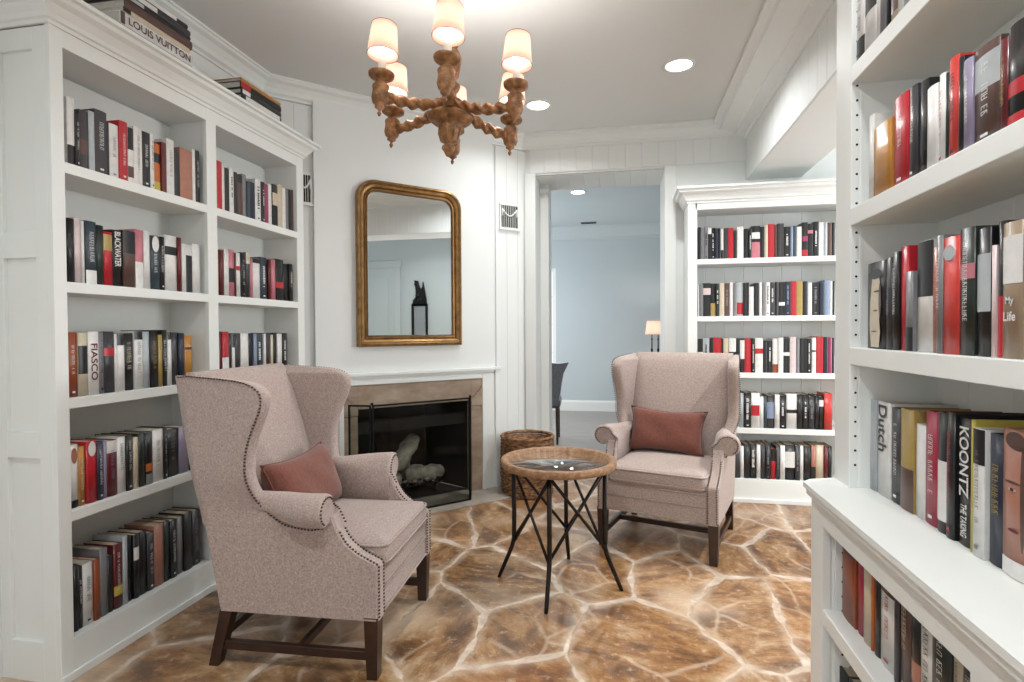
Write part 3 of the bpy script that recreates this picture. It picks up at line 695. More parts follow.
ROWS = '''
L1|1654,29,240,w Bk0-.3/1681,17,192,k Tw/1699,36,213,K Bn.25-.5/1735,24,221,s/1759,51,238,K Tw/1809,12,205,k/1821,42,208,w Tg/1862,38,233,r Tw/1900,28,220,w Bk.6-1 Bn.1-.3/1928,41,232,w Tg/1968,40,228,k Tw/2008,20,231,w Tk/2027,39,200,o Bk.6-.8 By0-.2/2066,26,215,R/2093,41,239,w Tg/2132,36,203,G/2168,75,225,f/2243,19,241,w/2263,28,243,k Tw
L2|1643,28,227,k/1671,28,234,q/1699,13,227,w/1712,44,231,B Tw Bw0-.22/1755,31,223,G/1786,39,205,r Bt.65-.95/1825,45,218,k S:BLACKWATER:w/1870,57,224,n Bk.6-1/1928,42,238,p Bw0-.45/1970,31,239,w/2001,51,225,B Pw.7-1 Tw/2052,27,228,k Tw/2079,66,241,w Bk.65-.8/2145,23,239,R/2168,26,217,w/2194,44,216,w Bk0-.78/2238,50,226,w
L3|1641,37,231,u Tw/1678,37,228,c Bk.35-.8/1716,43,234,w S:FIASCO:R/1759,24,231,g Tk/1783,45,233,K Br.6-.73/1828,8,225,w/1836,34,225,w Bk.8-1/1870,42,227,k Tc/1913,41,236,w Bk.85-1 Tg/1953,38,233,s/1991,41,239,k Tt/2032,23,220,t/2055,26,240,k Tw/2081,22,233,w Bk.85-1/2102,41,229,K/2143,34,226,b/2177,48,216,a Bn.7-.75
L4|1639,33,227,w Bk0-.12 Pf.7-.95/1672,28,215,a Tw/1700,43,228,r Pw.75-1/1743,27,218,b Tw/1770,14,220,v/1784,45,214,R Bw.78-1 Tv/1829,39,218,w Tk/1868,30,221,k Tw/1899,25,206,c/1924,33,219,G/1958,36,216,k Bo.25-.4 Bg0-.2/1994,56,218,w Tg/2050,21,221,k Tw/2070,68,207,k Tg/2140,56,206,v/2196,23,192,k
L5|1655,18,241,k/1673,20,227,k Tw/1693,40,228,w Tk/1734,25,229,u/1760,34,257,g/1794,24,220,k/1819,39,252,R By.2-.35 Tw/1859,22,271,s/1880,26,262,k/1907,27,260,k Bw.6-.8/1934,42,259,k/1976,34,242,K Tw/2010,50,260,f/2060,36,261,G/2096,37,253,k Tw/2134,38,253,g/2172,51,260,k/2223,53,253,K Tg
M1|2399,37,236,r/2435,19,215,w/2454,32,216,k/2486,35,225,w Tk/2521,27,214,k/2547,41,210,n Bk.8-1/2588,34,223,g/2622,23,193,B/2645,46,198,b/2691,48,225,w Tk/2739,31,221,k Tw/2770,36,218,m/2806,32,227,w/2839,49,234,k Bc.5-.8/2888,48,246,c/2936,31,237,w/2967,26,240,g/2993,38,244,k/3031,34,249,n
M2|2393,16,218,t/2409,29,221,R/2438,35,231,w/2473,42,234,p Bk.3-.6/2515,14,220,n/2528,35,225,w Br.6-.7/2564,40,231,k Tg/2604,33,236,K Bc.75-1/2636,25,204,p/2661,65,215,w Bk.88-1/2726,58,228,B Tw/2789,28,220,R/2816,40,227,p/2856,76,234,k Br.3-.45/2932,56,216,k/2988,37,221,k Tc
M3|2384,33,232,R/2417,47,232,r Bw.2-.45/2464,28,221,k/2491,24,217,w Bk.7-1/2515,40,223,K/2555,62,223,w/2617,39,220,k/2656,26,220,l/2682,60,220,B Tw/2742,19,220,w/2761,47,222,K Br0-.25/2808,24,214,c/2832,33,224,k/2865,42,219,w/2907,52,223,k Tw
B1|533,21,230,k/554,22,226,g/577,26,233,g Tk/602,24,224,k Bw.8-1/626,24,223,k Tw/650,21,219,b/671,18,218,k/689,19,212,w Bk0-.3/709,30,217,K/739,37,218,r/776,23,198,G/799,44,224,w/844,31,208,k/875,21,199,k Tw/895,57,225,k Bw.6-.8 Bp0-.5/952,28,218,k/980,23,228,c/1003,43,234,r/1046,18,230,n/1064,43,235,K/1107,40,211,k Tw/1148,18,210,l/1165,25,215,B/1190,33,208,w/1223,37,236,k Br0-.2 Bm.45-.6/1260,35,227,k Bp.7-.8/1295,35,238,k Tw/1330,32,232,w/1362,22,231,s/1384,29,229,n/1413,20,228,k
B2|533,11,230,w/544,26,229,g/570,52,237,k Bq.65-.85/621,34,233,k Bt0-.4/656,25,233,G Tw/681,33,235,c/714,37,234,n Tg/750,24,239,w/774,24,230,g/798,42,238,s Br.05-.4/839,39,234,k/878,34,206,w/912,33,230,k/945,21,237,w/966,23,231,g/989,28,234,w Tk/1017,33,233,K Tw/1050,23,235,k/1073,41,234,k Bw.3-.4/1114,38,236,b Tl/1151,38,238,r/1189,40,240,t/1229,32,236,k/1262,27,225,w/1289,47,227,k Tg/1336,32,223,b/1368,34,244,l/1403,17,233,w/1420,12,235,G
B3|534,35,241,w Bk.6-1/568,45,244,s Tk/614,27,241,k/640,58,247,r/698,8,241,k/706,39,241,c/746,47,244,w Bk.5-.6/793,26,241,k/819,31,241,k Bw.4-.95/850,44,241,r/895,26,241,k Tc/920,52,243,w Br.55-.7/972,28,218,k/1000,36,224,k Tw/1036,36,240,w Bu0-.25/1072,33,246,w/1105,43,240,k Bw.5-.6/1148,40,251,q/1188,25,240,g/1213,45,240,k/1258,30,237,k Tw/1288,27,245,w Bk.6-.65/1316,45,253,r/1360,32,250,k/1392,25,247,m/1417,15,245,k
B4|822,25,242,s/848,46,250,k Tw/894,57,247,w Br.35-.65/951,27,221,w/978,23,222,B/1001,49,230,K Bl.3-.8/1050,32,238,w/1081,45,231,k Tw/1127,70,244,w Bk.45-.55/1196,35,241,k/1231,41,241,k Tw/1272,38,227,K Tg/1310,27,235,k/1337,31,228,k Bw.7-.9/1368,51,251,x
B5|743,39,221,b/783,39,222,K/822,25,227,w/847,41,241,k/889,43,242,k Tw/932,27,240,w/959,31,245,K/990,35,246,k Tg/1025,35,214,r Bk.6-1/1059,27,236,K Tg/1086,32,241,w/1118,67,247,k Bw.35-.8/1185,30,240,K Tg/1215,24,241,w/1239,47,242,k/1287,30,248,f Bk0-.4/1317,52,249,c/1369,26,246,R/1395,26,243,k
R0|1571,51,235,w Bk0-.25 Tk/1507,65,215,w Bk.45-1/1482,25,225,w/1456,27,240,g/1430,26,240,k Tg/1386,44,235,c Bn.1-.5/1366,21,225,w/1335,31,225,s/1310,25,225,k
R1|1529,30,212,w/1433,96,169,a/1359,66,199,r Tw/1324,35,198,K Tw/1287,37,193,k/1246,41,166,w/1223,23,176,w Tr/1210,13,170,G/1177,34,189,x Tk/1159,18,177,k/1131,28,163,v Tw/1062,69,165,n Bs.55-.9 Tw/1039,20,150,R Tt/994,46,160,k Br0-.12 Br.3-.45
R2|1459,104,211,k F/1432,27,213,K Tg/1401,31,222,k Tw/1367,35,230,r/1333,33,171,g Bk0-.3/1269,63,229,w Bk.5-1/1243,26,209,f Tr/1220,23,229,g Tw/1166,55,220,x Ps.80-.93/1121,45,228,G Bp.6-.72 Tw/1083,38,220,k Bs.35-.8/1071,11,187,q/1050,22,224,k Br0-.45/1003,47,217,d Bw.55-.9 S:My Life:w
R3|1592,38,235,s/1520,72,235,w S:Dutch:k/1469,51,228,K Tw/1408,61,233,t Bn0-.42/1366,41,207,w/1313,54,242,C Tw/1275,37,247,k Bw.1-.6/1245,30,252,k Tr/1196,49,246,k S:KOONTZ:w/1186,10,248,y/1150,36,236,w Bk.72-1 Tg/1108,42,232,b Tt/1047,62,249,f Bw0-.12 E
R4|1494,85,240,u Bb.7-1/1457,35,215,C/1412,42,225,c/1399,11,235,o/1370,29,215,k Tr/1300,70,215,w Bk.75-.85 Tr/1276,23,235,K/1233,44,225,n Tc/1196,37,215,k Bf.2-.4/1147,49,235,w Tk/1084,64,225,G Tw/1056,28,215,c Tn/1016,40,215,k Tw
R5|1537,71,200,k Bl.4-.8/1479,59,200,K/1408,71,200,n
'''
SHELF = {'L1': ('top shelf, left bookcase near bay', -1.925, 1.817), 'L2': ('second shelf, left bookcase near bay', -1.925, 1.40), 'L3': ('middle shelf, left bookcase near bay', -1.925, .991),
    'L4': ('fourth shelf, left bookcase near bay', -1.925, .593), 'L5': ('bottom shelf, left bookcase near bay', -1.94, .142),
    'M1': ('top shelf, left bookcase far bay', -1.925, 1.817), 'M2': ('second shelf, left bookcase far bay', -1.925, 1.40), 'M3': ('middle shelf, left bookcase far bay', -1.925, .991),
    'B1': ('top shelf, back bookcase', 4.20, 1.721), 'B2': ('second shelf, back bookcase', 4.20, 1.315), 'B3': ('middle shelf, back bookcase', 4.20, .915), 'B4': ('fourth shelf, back bookcase', 4.20, .524), 'B5': ('bottom shelf, back bookcase', 4.20, .165),
    'R0': ('highest visible shelf, right bookcase', .60, 1.906), 'R1': ('second visible shelf, right bookcase', .61, 1.536), 'R2': ('shelf above counter, right bookcase', .61, 1.171), 'R3': ('on the counter, right bookcase', .645, .80),
    'R4': ('upper base shelf, right bookcase', .56, .483), 'R5': ('lowest shelf, right bookcase', .56, .14)}
for line in ROWS.strip().splitlines():
    nm, lst = line.split('|'); ph, pl, z = SHELF[nm]; items = lst.split('/'); side = nm[0]
    prev = None; rn = random.Random(nm)
    for i, it in enumerate(items):
        a, w_, h_, spec = it.split(',', 3); a, w_, h_ = int(a)/1000, int(w_)/1000, int(h_)/1000
        w_ = max(.009, w_-.0012); c = a+w_/2+.0006
        feats = spec.split(); col = PAL[feats[0]][0]; d = ''
        for f in feats[1:]:
            if f[0] == 'T' and len(f) == 2: d = ' with %s lettering' % PAL[f[1]][0]
            elif f[0] == 'B' and len(f) > 3 and not d: d = ' with %s band' % PAL[f[1]][0]
        if 'S:' in spec: d = ' with large lettering'
        pos = 'leftmost' if i == 0 else ('rightmost' if i == len(items)-1 else ORD[i]+' from left')
        label = f'{col} book{d}, {pos}, {ph}'
        off = rn.uniform(-.003, .005)
        dep = .15 if side in 'LM' else (.165 if side == 'B' else .16)
        dep -= rn.uniform(0, .018)
        if side in 'LM': loc = (pl-off, c, z+.0005); rz = pi/2
        elif side == 'B': loc = (c, pl+off+.002, z+.0005); rz = 0
        else:
            loc = (pl+off, c, z+.0005); rz = -pi/2
            if nm in ('R4', 'R5'): dep = .13
            if nm == 'R3': dep = min(dep, .143)
        book(w_, h_, dep, spec, loc, rz, label, 'books on the '+ph, pages=nm not in ('B1', 'B2', 'B3', 'L1', 'M1'), small=side == 'B' or side == 'M')

# flat stacks of large books on top of the left bookcase
def flat_book(y0, length, z, th, dep, base, x, label, group, txt=None, tcol='w', band=None):
    """spine faces the room (+x), running along y"""
    r = thing('book', label, 'book', (x, y0+length/2, z), pi/2, group)
    arc = spine_arc(th, 0); R = []
    # cover: lying U section, spine at local y=0, extruded along local x
    pts = [(dep, 0)]+[(y, t+th/2) for t, y in spine_arc(th, 0)]+[(dep, th)]
    k = .0028; inn = [(dep, k)]+[(.004, min(th-k, max(k, t+th/2))) for t, y in spine_arc(th, 0)]+[(dep, th-k)]
    b = MB().m(BMAT[base]); L_ = length
    v = lambda p, x_: b.bm.verts.new((x_, p[0], p[1]))
    lo = [v(p, -L_/2) for p in pts]; hi = [v(p, L_/2) for p in pts]; li = [v(p, -L_/2) for p in inn]; ui = [v(p, L_/2) for p in inn]
    for j in range(len(pts)-1):
        b._f([lo[j], lo[j+1], hi[j+1], hi[j]]); b._f([ui[j], ui[j+1], li[j+1], li[j]]); b._f([hi[j], hi[j+1], ui[j+1], ui[j]]); b._f([li[j], li[j+1], lo[j+1], lo[j]])
    b.build('cover', None, r)
    MB().box((-L_/2+.004, .005, k), (L_/2-.004, dep-.004, th-k)).build('page_block', mat_pages_white, r)
    if band:
        b = MB(); b.box((-L_/2+L_*band[1], -.0042, .002), (-L_/2+L_*band[2], -.003, th-.002)); b.build('spine_label', BMAT[band[0]], r)
    if txt: text_mesh(txt, 'spine_lettering', BMAT[tcol], r, L_*.86, th*.6, frame_mtx((.008, -.0056, th/2), (1, 0, 0), (0, 0, 1), (0, -1, 0)))
    return r
mat_pages_white = mat('white_page_edges', 'c9c6be', .8, var=.08, scale=60)
zt = 2.3685
z = zt
LBT = 'stacked large books on top of left bookcase, near stack'
for (y0, ln, th, dep, base, txt, tc, band, lab) in (
    (1.865, .375, .058, .20, 'n', None, 'w', None, 'brown large book at the bottom of the near stack on the left bookcase'),
    (1.868, .375, .05, .20, 'w', 'LOUIS VUITTON', 'n', ('n', 0, .05), 'white thick book with brown capital lettering, near stack on left bookcase'),
    (1.88, .345, .022, .19, 'c', None, 'w', ('k', 0, .1), 'cream thin book in the near stack above the brown-lettered one'),
    (1.89, .35, .036, .2, 'n', None, 'w', None, 'brown glossy book in the near stack, fourth from the bottom'),
    (1.87, .36, .018, .2, 'k', None, 'w', ('s', .05, .3), 'thin black book in the near stack, third from the top'),
    (1.86, .37, .024, .2, 'K', None, 'w', ('w', .1, .5), 'charcoal book in the near stack, second from the top'),
    (1.885, .33, .02, .19, 'k', None, 'w', ('w', .3, .8), 'black book with pale label, topmost of the near stack')):
    flat_book(y0, ln, z, th, dep, base, -1.915, lab, LBT, txt, tc, band); z += th+.0008
z = zt
LBF = 'stacked large books on top of left bookcase, far stack'
for (y0, ln, th, dep, base, band, lab) in (
    (2.57, .335, .052, .2, 'k', ('w', .1, .3), 'black large book at the bottom of the far stack on the left bookcase'),
    (2.58, .335, .026, .2, 'k', ('w', .08, .95), 'black book with long white label, far stack, second from the bottom'),
    (2.575, .34, .026, .2, 'G', ('w', .02, .2), 'dark green book in the middle of the far stack'),
    (2.57, .345, .034, .2, 'k', ('r', .0, .22), 'black book with red spine end in the far stack, second from top'),
    (2.575, .335, .018, .2, 'a', None, 'amber thin book, topmost of the far stack on the left bookcase')):
    flat_book(y0, ln, z, th, dep, base, -1.915, lab, LBF, None, 'w', band); z += th+.0008
# ================================================================ WING CHAIRS
# local frame: origin on the floor under the middle of the seat, front toward -y
def lerp_tab(tab, z):
    if z <= tab[0][0]: return tab[0][1]
    for (a, p), (c, q_) in zip(tab, tab[1:]):
        if z <= c: t = (z-a)/(c-a); return p+(q_-p)*t
    return tab[-1][1]
def smooth_tab(tab, n):
    """Catmull-Rom through (z, y) knots"""
    P = [Vector(t) for t in tab]; out = []
    for i in range(len(P)-1):
        p0, p1, p2, p3 = P[max(i-1, 0)], P[i], P[i+1], P[min(i+2, len(P)-1)]
        for k in range(n):
            t = k/n; out.append(tuple(.5*((2*p1)+(p2-p0)*t+(2*p0-5*p1+4*p2-p3)*t*t+(3*p1-p0-3*p2+p3)*t**3)))
    return out+[tuple(P[-1])]
YBACK = [(.21, .302), (.46, .348), (.79, .414), (1.06, .463)]
WINGF = smooth_tab([(.522, -.06), (.53, .0), (.545, .045), (.58, .095), (.62, .125), (.67, .145), (.73, .153), (.80, .147), (.87, .124), (.93, .098), (.975, .086), (1.01, .094), (1.035, .13), (1.048, .19), (1.056, .29), (1.062, .39)], 4)
ARMF = smooth_tab([(.395, -.300), (.408, -.294), (.42, -.270), (.445, -.222), (.48, -.180), (.53, -.150), (.57, -.135)], 4)
def flare(y, z):
    """how far the wing leans outward"""
    if z < .56: return 0
    fz = min(1, (z-.56)/.17); fz = fz*fz*(3-2*fz); fy = max(0, min(1, (.465-y)/.34)); return .046*fz*fy
def chair_side(sx, parent):
    XO, TH = .318, .058; XP = XO-.0006
    b = MB()
    # lower side panel: from the box bottom up to the arm
    zs = [.212, .26, .32, .38, .395]+[z for z, y in ARMF[1:]]; R = []
    for z in zs:
        yf = -.300 if z <= .395 else lerp_tab(ARMF, z); yb = lerp_tab(YBACK, z); w = .062; r = .008
        sec = [(XO-w, yf+r), (XO-w+r, yf), (XP-r, yf), (XP, yf+r), (XP, yb-r), (XP-r, yb), (XO-w, yb)]
        R.append([(sx*x, y, z) for x, y in sec])
    b.rings(R, smooth=False)
    for f in b.bm.faces: f.smooth = False
    pn = b.build('side_panel', LINEN, parent)
    # wing
    b = MB(); R = []; levels = [z for z, y in WINGF]
    for z, yf in WINGF:
        yb = min(lerp_tab(YBACK, z), .463); n = 9; outer = []; inner = []
        tt = TH*(1 if z < 1.03 else max(.25, 1-(z-1.03)/.05)); r = tt/2
        for k in range(n+1):
            y = yf+r*.7+(yb-yf-r*.7)*k/n; fl_ = flare(y, z); outer.append((XO+fl_, y)); inner.append((XO-TH+fl_*.95+ (TH-tt), y))
        # rounded front edge
        x1, x0 = outer[0][0], inner[0][0]; cxm = (x0+x1)/2; nose = [(cxm+(x1-x0)/2*cos(a), yf+r*.7-r*.7*sin(a)) for a in (radians(t) for t in (150, 120, 90, 60, 30))]
        R.append([(sx*x, y, z) for x, y in list(reversed(inner))+nose+outer])
    b.rings(R); wg = b.build('wing', LINEN, parent)
    # rolled arm with its scroll
    def sec(y, r, zc, xc):
        pts = [(XO-.062, .40), (XO-.066, zc-.01)]
        for k in range(15): a = radians(168-k*17.5); pts.append((xc+r*1.05*cos(a), zc+r*cos(0)*sin(a)))
        pts += [(XO-.004, zc-r*.86), (XO-.006, .40)]
        return [(sx*x, y, z) for x, z in pts]
    b = MB()
    st = [(-.126, .050, .598, .338), (-.123, .057, .598, .336), (-.110, .059, .598, .336), (-.05, .058, .596, .330), (.0, .055, .596, .318), (.05, .050, .598, .300), (.10, .042, .602, .287), (.20, .035, .61, .285)]
    b.rings([sec(*s) for s in st]); ar = b.build('arm', LINEN, parent)
    # nail trim
    b = MB()
    def nails(pts, d=.0125):
        b = MB(); pts = [Vector(p) for p in pts]; acc = 0
        for a, c in zip(pts, pts[1:]):
            L_ = (c-a).length; t = d-acc if acc else 0
            while t < L_: q = a.lerp(c, t/L_); b.ball(q, .0046, 6); t += d
            acc = (L_-(t-d)) % d
        b.build('nail_trim', NAIL, parent)
    xs = XO+.001
    nails([(sx*(xs+flare(y, z)), y+.014, z) for z, y in WINGF]+[(sx*(XO+.001), .459, 1.058)]); nails([(sx*xs, -.06, .522), (sx*xs, -.10, .530)])
    nails([(sx*(XO-.009), -.3005, z) for z in (.225, .30, .36, .395)]+[(sx*(XO-.009), y-.002, z) for z, y in ARMF[1:-5]])
    nails([(sx*(XO-.053), -.3005, z) for z in (.225, .30, .36, .395)]+[(sx*(XO-.053), y-.002, z) for z, y in ARMF[1:-5]])
    nails([(sx*(XO-.054), -.159, .54), (sx*(XO-.056), -.135, .585)]+[(sx*(.337+.050*cos(radians(165-a))), -.1275, .598+.047*sin(radians(165-a))) for a in range(0, 235, 15)])
def cushion_mesh(hx, y0, y1, z0, z1, r=.028, crown=.012, nx=14, ny=14):
    """rounded box whose top swells"""
    b = MB(); R = []
    def outline(ins):
        hx_, a, c, rr = hx-ins, y0+ins, y1-ins, max(.004, .035-ins); pts = []
        for (cx, cy, s) in ((hx_-rr, c-rr, 0), (-hx_+rr, c-rr, 90), (-hx_+rr, a+rr, 180), (hx_-rr, a+rr, 270)):
            for k in range(6): t = radians(s+k*18); pts.append((cx+rr*cos(t), cy+rr*sin(t)))
        return pts
    for ins, z in ((r*1.4, z0), (r*.5, z0+r*.15), (r*.12, z0+r*.5), (0, z0+r), (-.004, (z0+z1)/2), (0, z1-r), (r*.12, z1-r*.5), (r*.4, z1-r*.18), (r*.8, z1-r*.02), (.06, z1+crown*.35), (.12, z1+crown*.7), (.18, z1+crown*.92), (.235, z1+crown)):
        R.append([(x, y, z) for x, y in outline(min(ins, .24))])
    b.rings(R); return b, outline
def make_chair(label, loc, rz):
    t = thing('wing_chair', label, 'armchair', loc, rz, None)
    # upholstered seat box
    b = MB(); b.box((-.268, -.292, .214), (.268, .30, .378), .01); b.build('seat_box', LINEN, t)
    b = MB()
    for z in (.300, .220, .365): b.tube([(-.262, -.295, z), (.262, -.295, z)], .0045, 6)
    b.build('seat_box_piping', LINEN, t)
    cb, outl = cushion_mesh(.256, -.308, .235, .368, .465, crown=.02); cu = cb.build('seat_cushion', LINEN, t)
    b = MB()
    for z in (.392, .452): p = [(x, y, z) for x, y in outl(-.001)]; b.tube(p+[p[0]], .0045, 6)
    b.build('piping', LINEN, cu)
    # back: raked slab, gently curved
    b = MB(); R = []
    for k in range(15):
        z = .36+(1.068-.36)*k/14; yi = lerp_tab([(.36, .205), (.46, .215), (.65, .257), (.9, .325), (1.068, .375)], z); yo = lerp_tab(YBACK, z)
        if k == 14: yi, yo, z = yi+.025, yo-.02, z+.004
        if k == 13: yi += .006
        hx = .272 + (.02 if z > .7 else 0); sec = []
        for j in range(9): x = -hx+2*hx*j/8; sec.append((x, yi-.016*(1-(x/hx)**2)*sin(pi*min(1, max(0, (z-.36)/.7))), z))
        sec += [(hx, yo-.004, z), (0, yo, z), (-hx, yo-.004, z)]; R.append(sec)
    b.rings(R); b.build('backrest', LINEN, t)
    MB().box((-.300, .285, .222), (.312, .30, .40), .004).build('rear_rail', LINEN, t)
    b = MB(); b.rings([[(sx_*.312, lerp_tab(YBACK, z)-d, z) for sx_, d in ((-1, .02), (1, .02), (1, .002), (-1, .002))] for z in (.213, .46, .79, 1.055)], smooth=False); b.build('back_panel', LINEN, t)
    for sx in (-1, 1): chair_side(sx, t)
    # legs and stretchers
    for sx in (-1, 1):
        b = MB(); b.rings([[(sx*(.292)+dx*w, -.272+dy*w, z) for dx, dy in ((-1, -1), (1, -1), (1, 1), (-1, 1))] for w, z in ((.019, 0), (.023, .12), (.0255, .222))], smooth=False); b.build('leg', WALNUT, t)
        b = MB(); b.rings([[(sx*(.288)+dx*w, y+dy*w, z) for dx, dy in ((-1, -1), (1, -1), (1, 1), (-1, 1))] for w, y, z in ((.018, .338, 0), (.021, .308, .11), (.0235, .278, .225))], smooth=False); b.build('leg', WALNUT, t)
        MB().box((sx*.28, -.27, .062), (sx*.302, .31, .095), .003).build('stretcher', WALNUT, t)
    MB().box((-.282, .0, .064), (.282, .022, .093), .003).build('stretcher', WALNUT, t)
    MB().box((-.272, .30, .095), (.272, .322, .125), .003).build('stretcher', WALNUT, t)
    return t
CG = 'matching wing chairs'
near = make_chair('beige tweed wing chair seen from its side, beside the left bookcase', (-1.148, 2.10, 0), radians(93)); near['group'] = CG
far = near.copy(); COL.objects.link(far); far.location = (.262, 3.375, 0); far.scale = (1.03, 1, 1); far.rotation_euler = (0, 0, radians(-17.8))
far['label'] = 'beige tweed wing chair facing the camera, in front of the back bookcase'
for ch in list(near.children):
    c_ = ch.copy(); COL.objects.link(c_); c_.parent = far
    for g_ in ch.children:
        d_ = g_.copy(); COL.objects.link(d_); d_.parent = c_
# lumbar pillows
def pillow(label, chair_loc, rz, dx, dy, dz, tilt, roll, yaw, W=.235, H_=.138):
    N_ = 18; b = MB(); front = []; back = []
    def pt(i, j, s):
        u, v = -1+2*i/N_, -1+2*j/N_
        pin = 1-.12*(1-abs(v)**2.2)*(abs(u)**6); pinv = 1-.17*(1-abs(u)**1.8)*(abs(v)**4)
        th = .072*((1-u**4)*(1-v**4))**.55
        wr = .0035*sin(7*u+5*v)*(1-u*u)*(1-v*v)
        return (u*W*pin, s*(th+wr)*-1, v*H_*pinv + .012*u*u*0)
    for s in (1, -1):
        V = [[b.bm.verts.new(pt(i, j, s)) for j in range(N_+1)] for i in range(N_+1)]
        for i in range(N_):
            for j in range(N_): b._f([V[i][j], V[i+1][j], V[i+1][j+1], V[i][j+1]], True)
    bmesh.ops.remove_doubles(b.bm, verts=b.bm.verts, dist=.0004)
    o = b.build('lumbar_pillow', TERRA)
    base = Matrix.Translation(chair_loc) @ Matrix.Rotation(rz, 4, 'Z')
    o.matrix_world = base @ Matrix.Translation((dx, dy, dz)) @ Matrix.Rotation(yaw, 4, 'Z') @ Matrix.Rotation(tilt, 4, 'X') @ Matrix.Rotation(roll, 4, 'Y')
    e = MB(); loop = [pt(i, 0, 1) for i in range(N_)]+[pt(N_, j, 1) for j in range(N_)]+[pt(N_-i, N_, 1) for i in range(N_)]+[pt(0, N_-j, 1) for j in range(N_+1)]
    e.tube([(x, 0, z) for x, y, z in loop], .0032, 6); e.build('piping', TERRA, o)
    return tag(o, label, 'pillow', 'terracotta lumbar pillows')
pillow('terracotta lumbar pillow in the near armchair by the left bookcase', (-1.148, 2.10, 0), radians(93), .0, .140, .592, radians(-20), 0, 0)
pillow('terracotta lumbar pillow in the far armchair facing the camera', (.262, 3.375, 0), radians(-17.8), -.045, .148, .603, radians(-17), radians(1.5), 0)

# ================================================================ SIDE TABLE
tb = thing('side_table', 'round wood-rimmed glass side table on crossed dark metal legs, between the armchairs', 'side table', (-.302, 2.672, 0), radians(-4))
TR, TZ = .276, .607
b = MB(); b.rings([[(r*cos(2*pi*i/64), r*sin(2*pi*i/64), z) for i in range(64)] for r, z in ((TR-.004, TZ-.034), (TR, TZ-.030), (TR, TZ-.005), (TR-.004, TZ), (TR-.022, TZ), (TR-.029, TZ-.004), (TR-.032, TZ-.012), (TR-.038, TZ-.014), (TR-.038, TZ-.034), (TR-.004, TZ-.034))], caps=False)
b.build('table_rim', RIMWOOD, tb)
MB().lathe([(.001, TZ-.013), (TR-.033, TZ-.013), (TR-.033, TZ-.019), (.001, TZ-.019)], n=48).build('glass_top', GLASSM, tb)
b = MB(); b.rings([[(r*cos(2*pi*i/40), r*sin(2*pi*i/40), z) for i in range(40)] for r, z in ((.215, TZ-.040), (.232, TZ-.040), (.232, TZ-.034), (.215, TZ-.034))], caps=False)
b.build('support_ring', BRONZE, tb)
LA = [radians(-90+90*k) for k in range(4)]; LR = .222
def at(a, r, z): return (r*cos(a), r*sin(a), z)
for k, a in enumerate(LA):
    pts = [at(a, LR, TZ-.036), at(a, LR, .30), at(a, LR, .21)]+[at(a, LR+.088*(1-cos(t*pi/2))**1.0+.0, .21-.21*sin(t*pi/2)**.9 if t else .21) for t in (.2, .4, .6, .8)]
    pts = [at(a, LR, TZ-.036), at(a, LR-.002, .3), at(a, LR, .2), at(a, LR+.008, .165), at(a, LR+.026, .12), at(a, LR+.048, .07), at(a, LR+.066, .028), at(a, LR+.078, .0)]
    lg = MB().tube(pts, [.0115, .0115, .0115, .0115, .011, .0105, .010, .009], 6).build('leg', BRONZE, tb)
    a2 = LA[(k+1) % 4]
    for (p, q_, off) in ((at(a, LR, TZ-.040), at(a2, LR, .19), .006), (at(a, LR, .19), at(a2, LR, TZ-.040), -.006)):
        nx, ny = cos((a+a2)/2 if abs(a-a2) < 4 else (a+a2)/2+pi), sin((a+a2)/2 if abs(a-a2) < 4 else (a+a2)/2+pi)
        P_ = [(p[0]+nx*off, p[1]+ny*off, p[2]), (q_[0]+nx*off, q_[1]+ny*off, q_[2])]
        MB().tube([P_[0], tuple((x+y)/2 for x, y in zip(*P_)), P_[1]], .0078, 6).build('cross_brace', BRONZE, tb)

# ================================================================ BASKET
bk = thing('woven_basket', 'tall round woven seagrass basket between the hearth and the doorway', 'basket', (-.70, 4.14, 0))
b = MB(); n = 72; H_ = .43
def brad(z): return .188+.012*sin(pi*min(1, z/.43))*.6+.008*z/.43
rows = 30; R = []
for j in range(rows*2+1):
    z = .004+(H_-.02)*j/(rows*2)
    R.append([((brad(z)+.0045*(sin(i*2*pi/n*18+(pi if (j//2) % 2 else 0)))+(.003 if j % 2 else -.002))*cos(2*pi*i/n), (brad(z)+.0045*(sin(i*2*pi/n*18+(pi if (j//2) % 2 else 0)))+(.003 if j % 2 else -.002))*sin(2*pi*i/n), z) for i in range(n)])
R2 = [[((brad(.2)-.014)*cos(2*pi*i/n), (brad(.2)-.014)*sin(2*pi*i/n), z) for i in range(n)] for z in (H_-.016, .02)]
b.rings(R+R2); b.build('body', SEAGRASS, bk)
b = MB(); rr = brad(.43)-.004
b.tube([(rr*cos(2*pi*i/48), rr*sin(2*pi*i/48), H_) for i in range(49)], .013, 8); b.build('rim', SEAGRASS, bk)
TAGM = mat('cloth_tag', 'd8d2c6', .8)
for a, nm in ((radians(40), 'handle'), (radians(220), 'handle')):
    pts = [((rr-.002)*cos(a+d), (rr-.002)*sin(a+d), H_-.045+.03*cos(d/.32*pi/2)) for d in (x*.32/6 for x in range(-6, 7))]
    MB().tube(pts, .010, 8).build(nm, SEAGRASS, bk)
MB().box((.115, -.17, H_-.035), (.165, -.166, H_-.008), .001, Matrix.Rotation(radians(95), 4, 'Z')).build('cloth_tag', TAGM, bk)

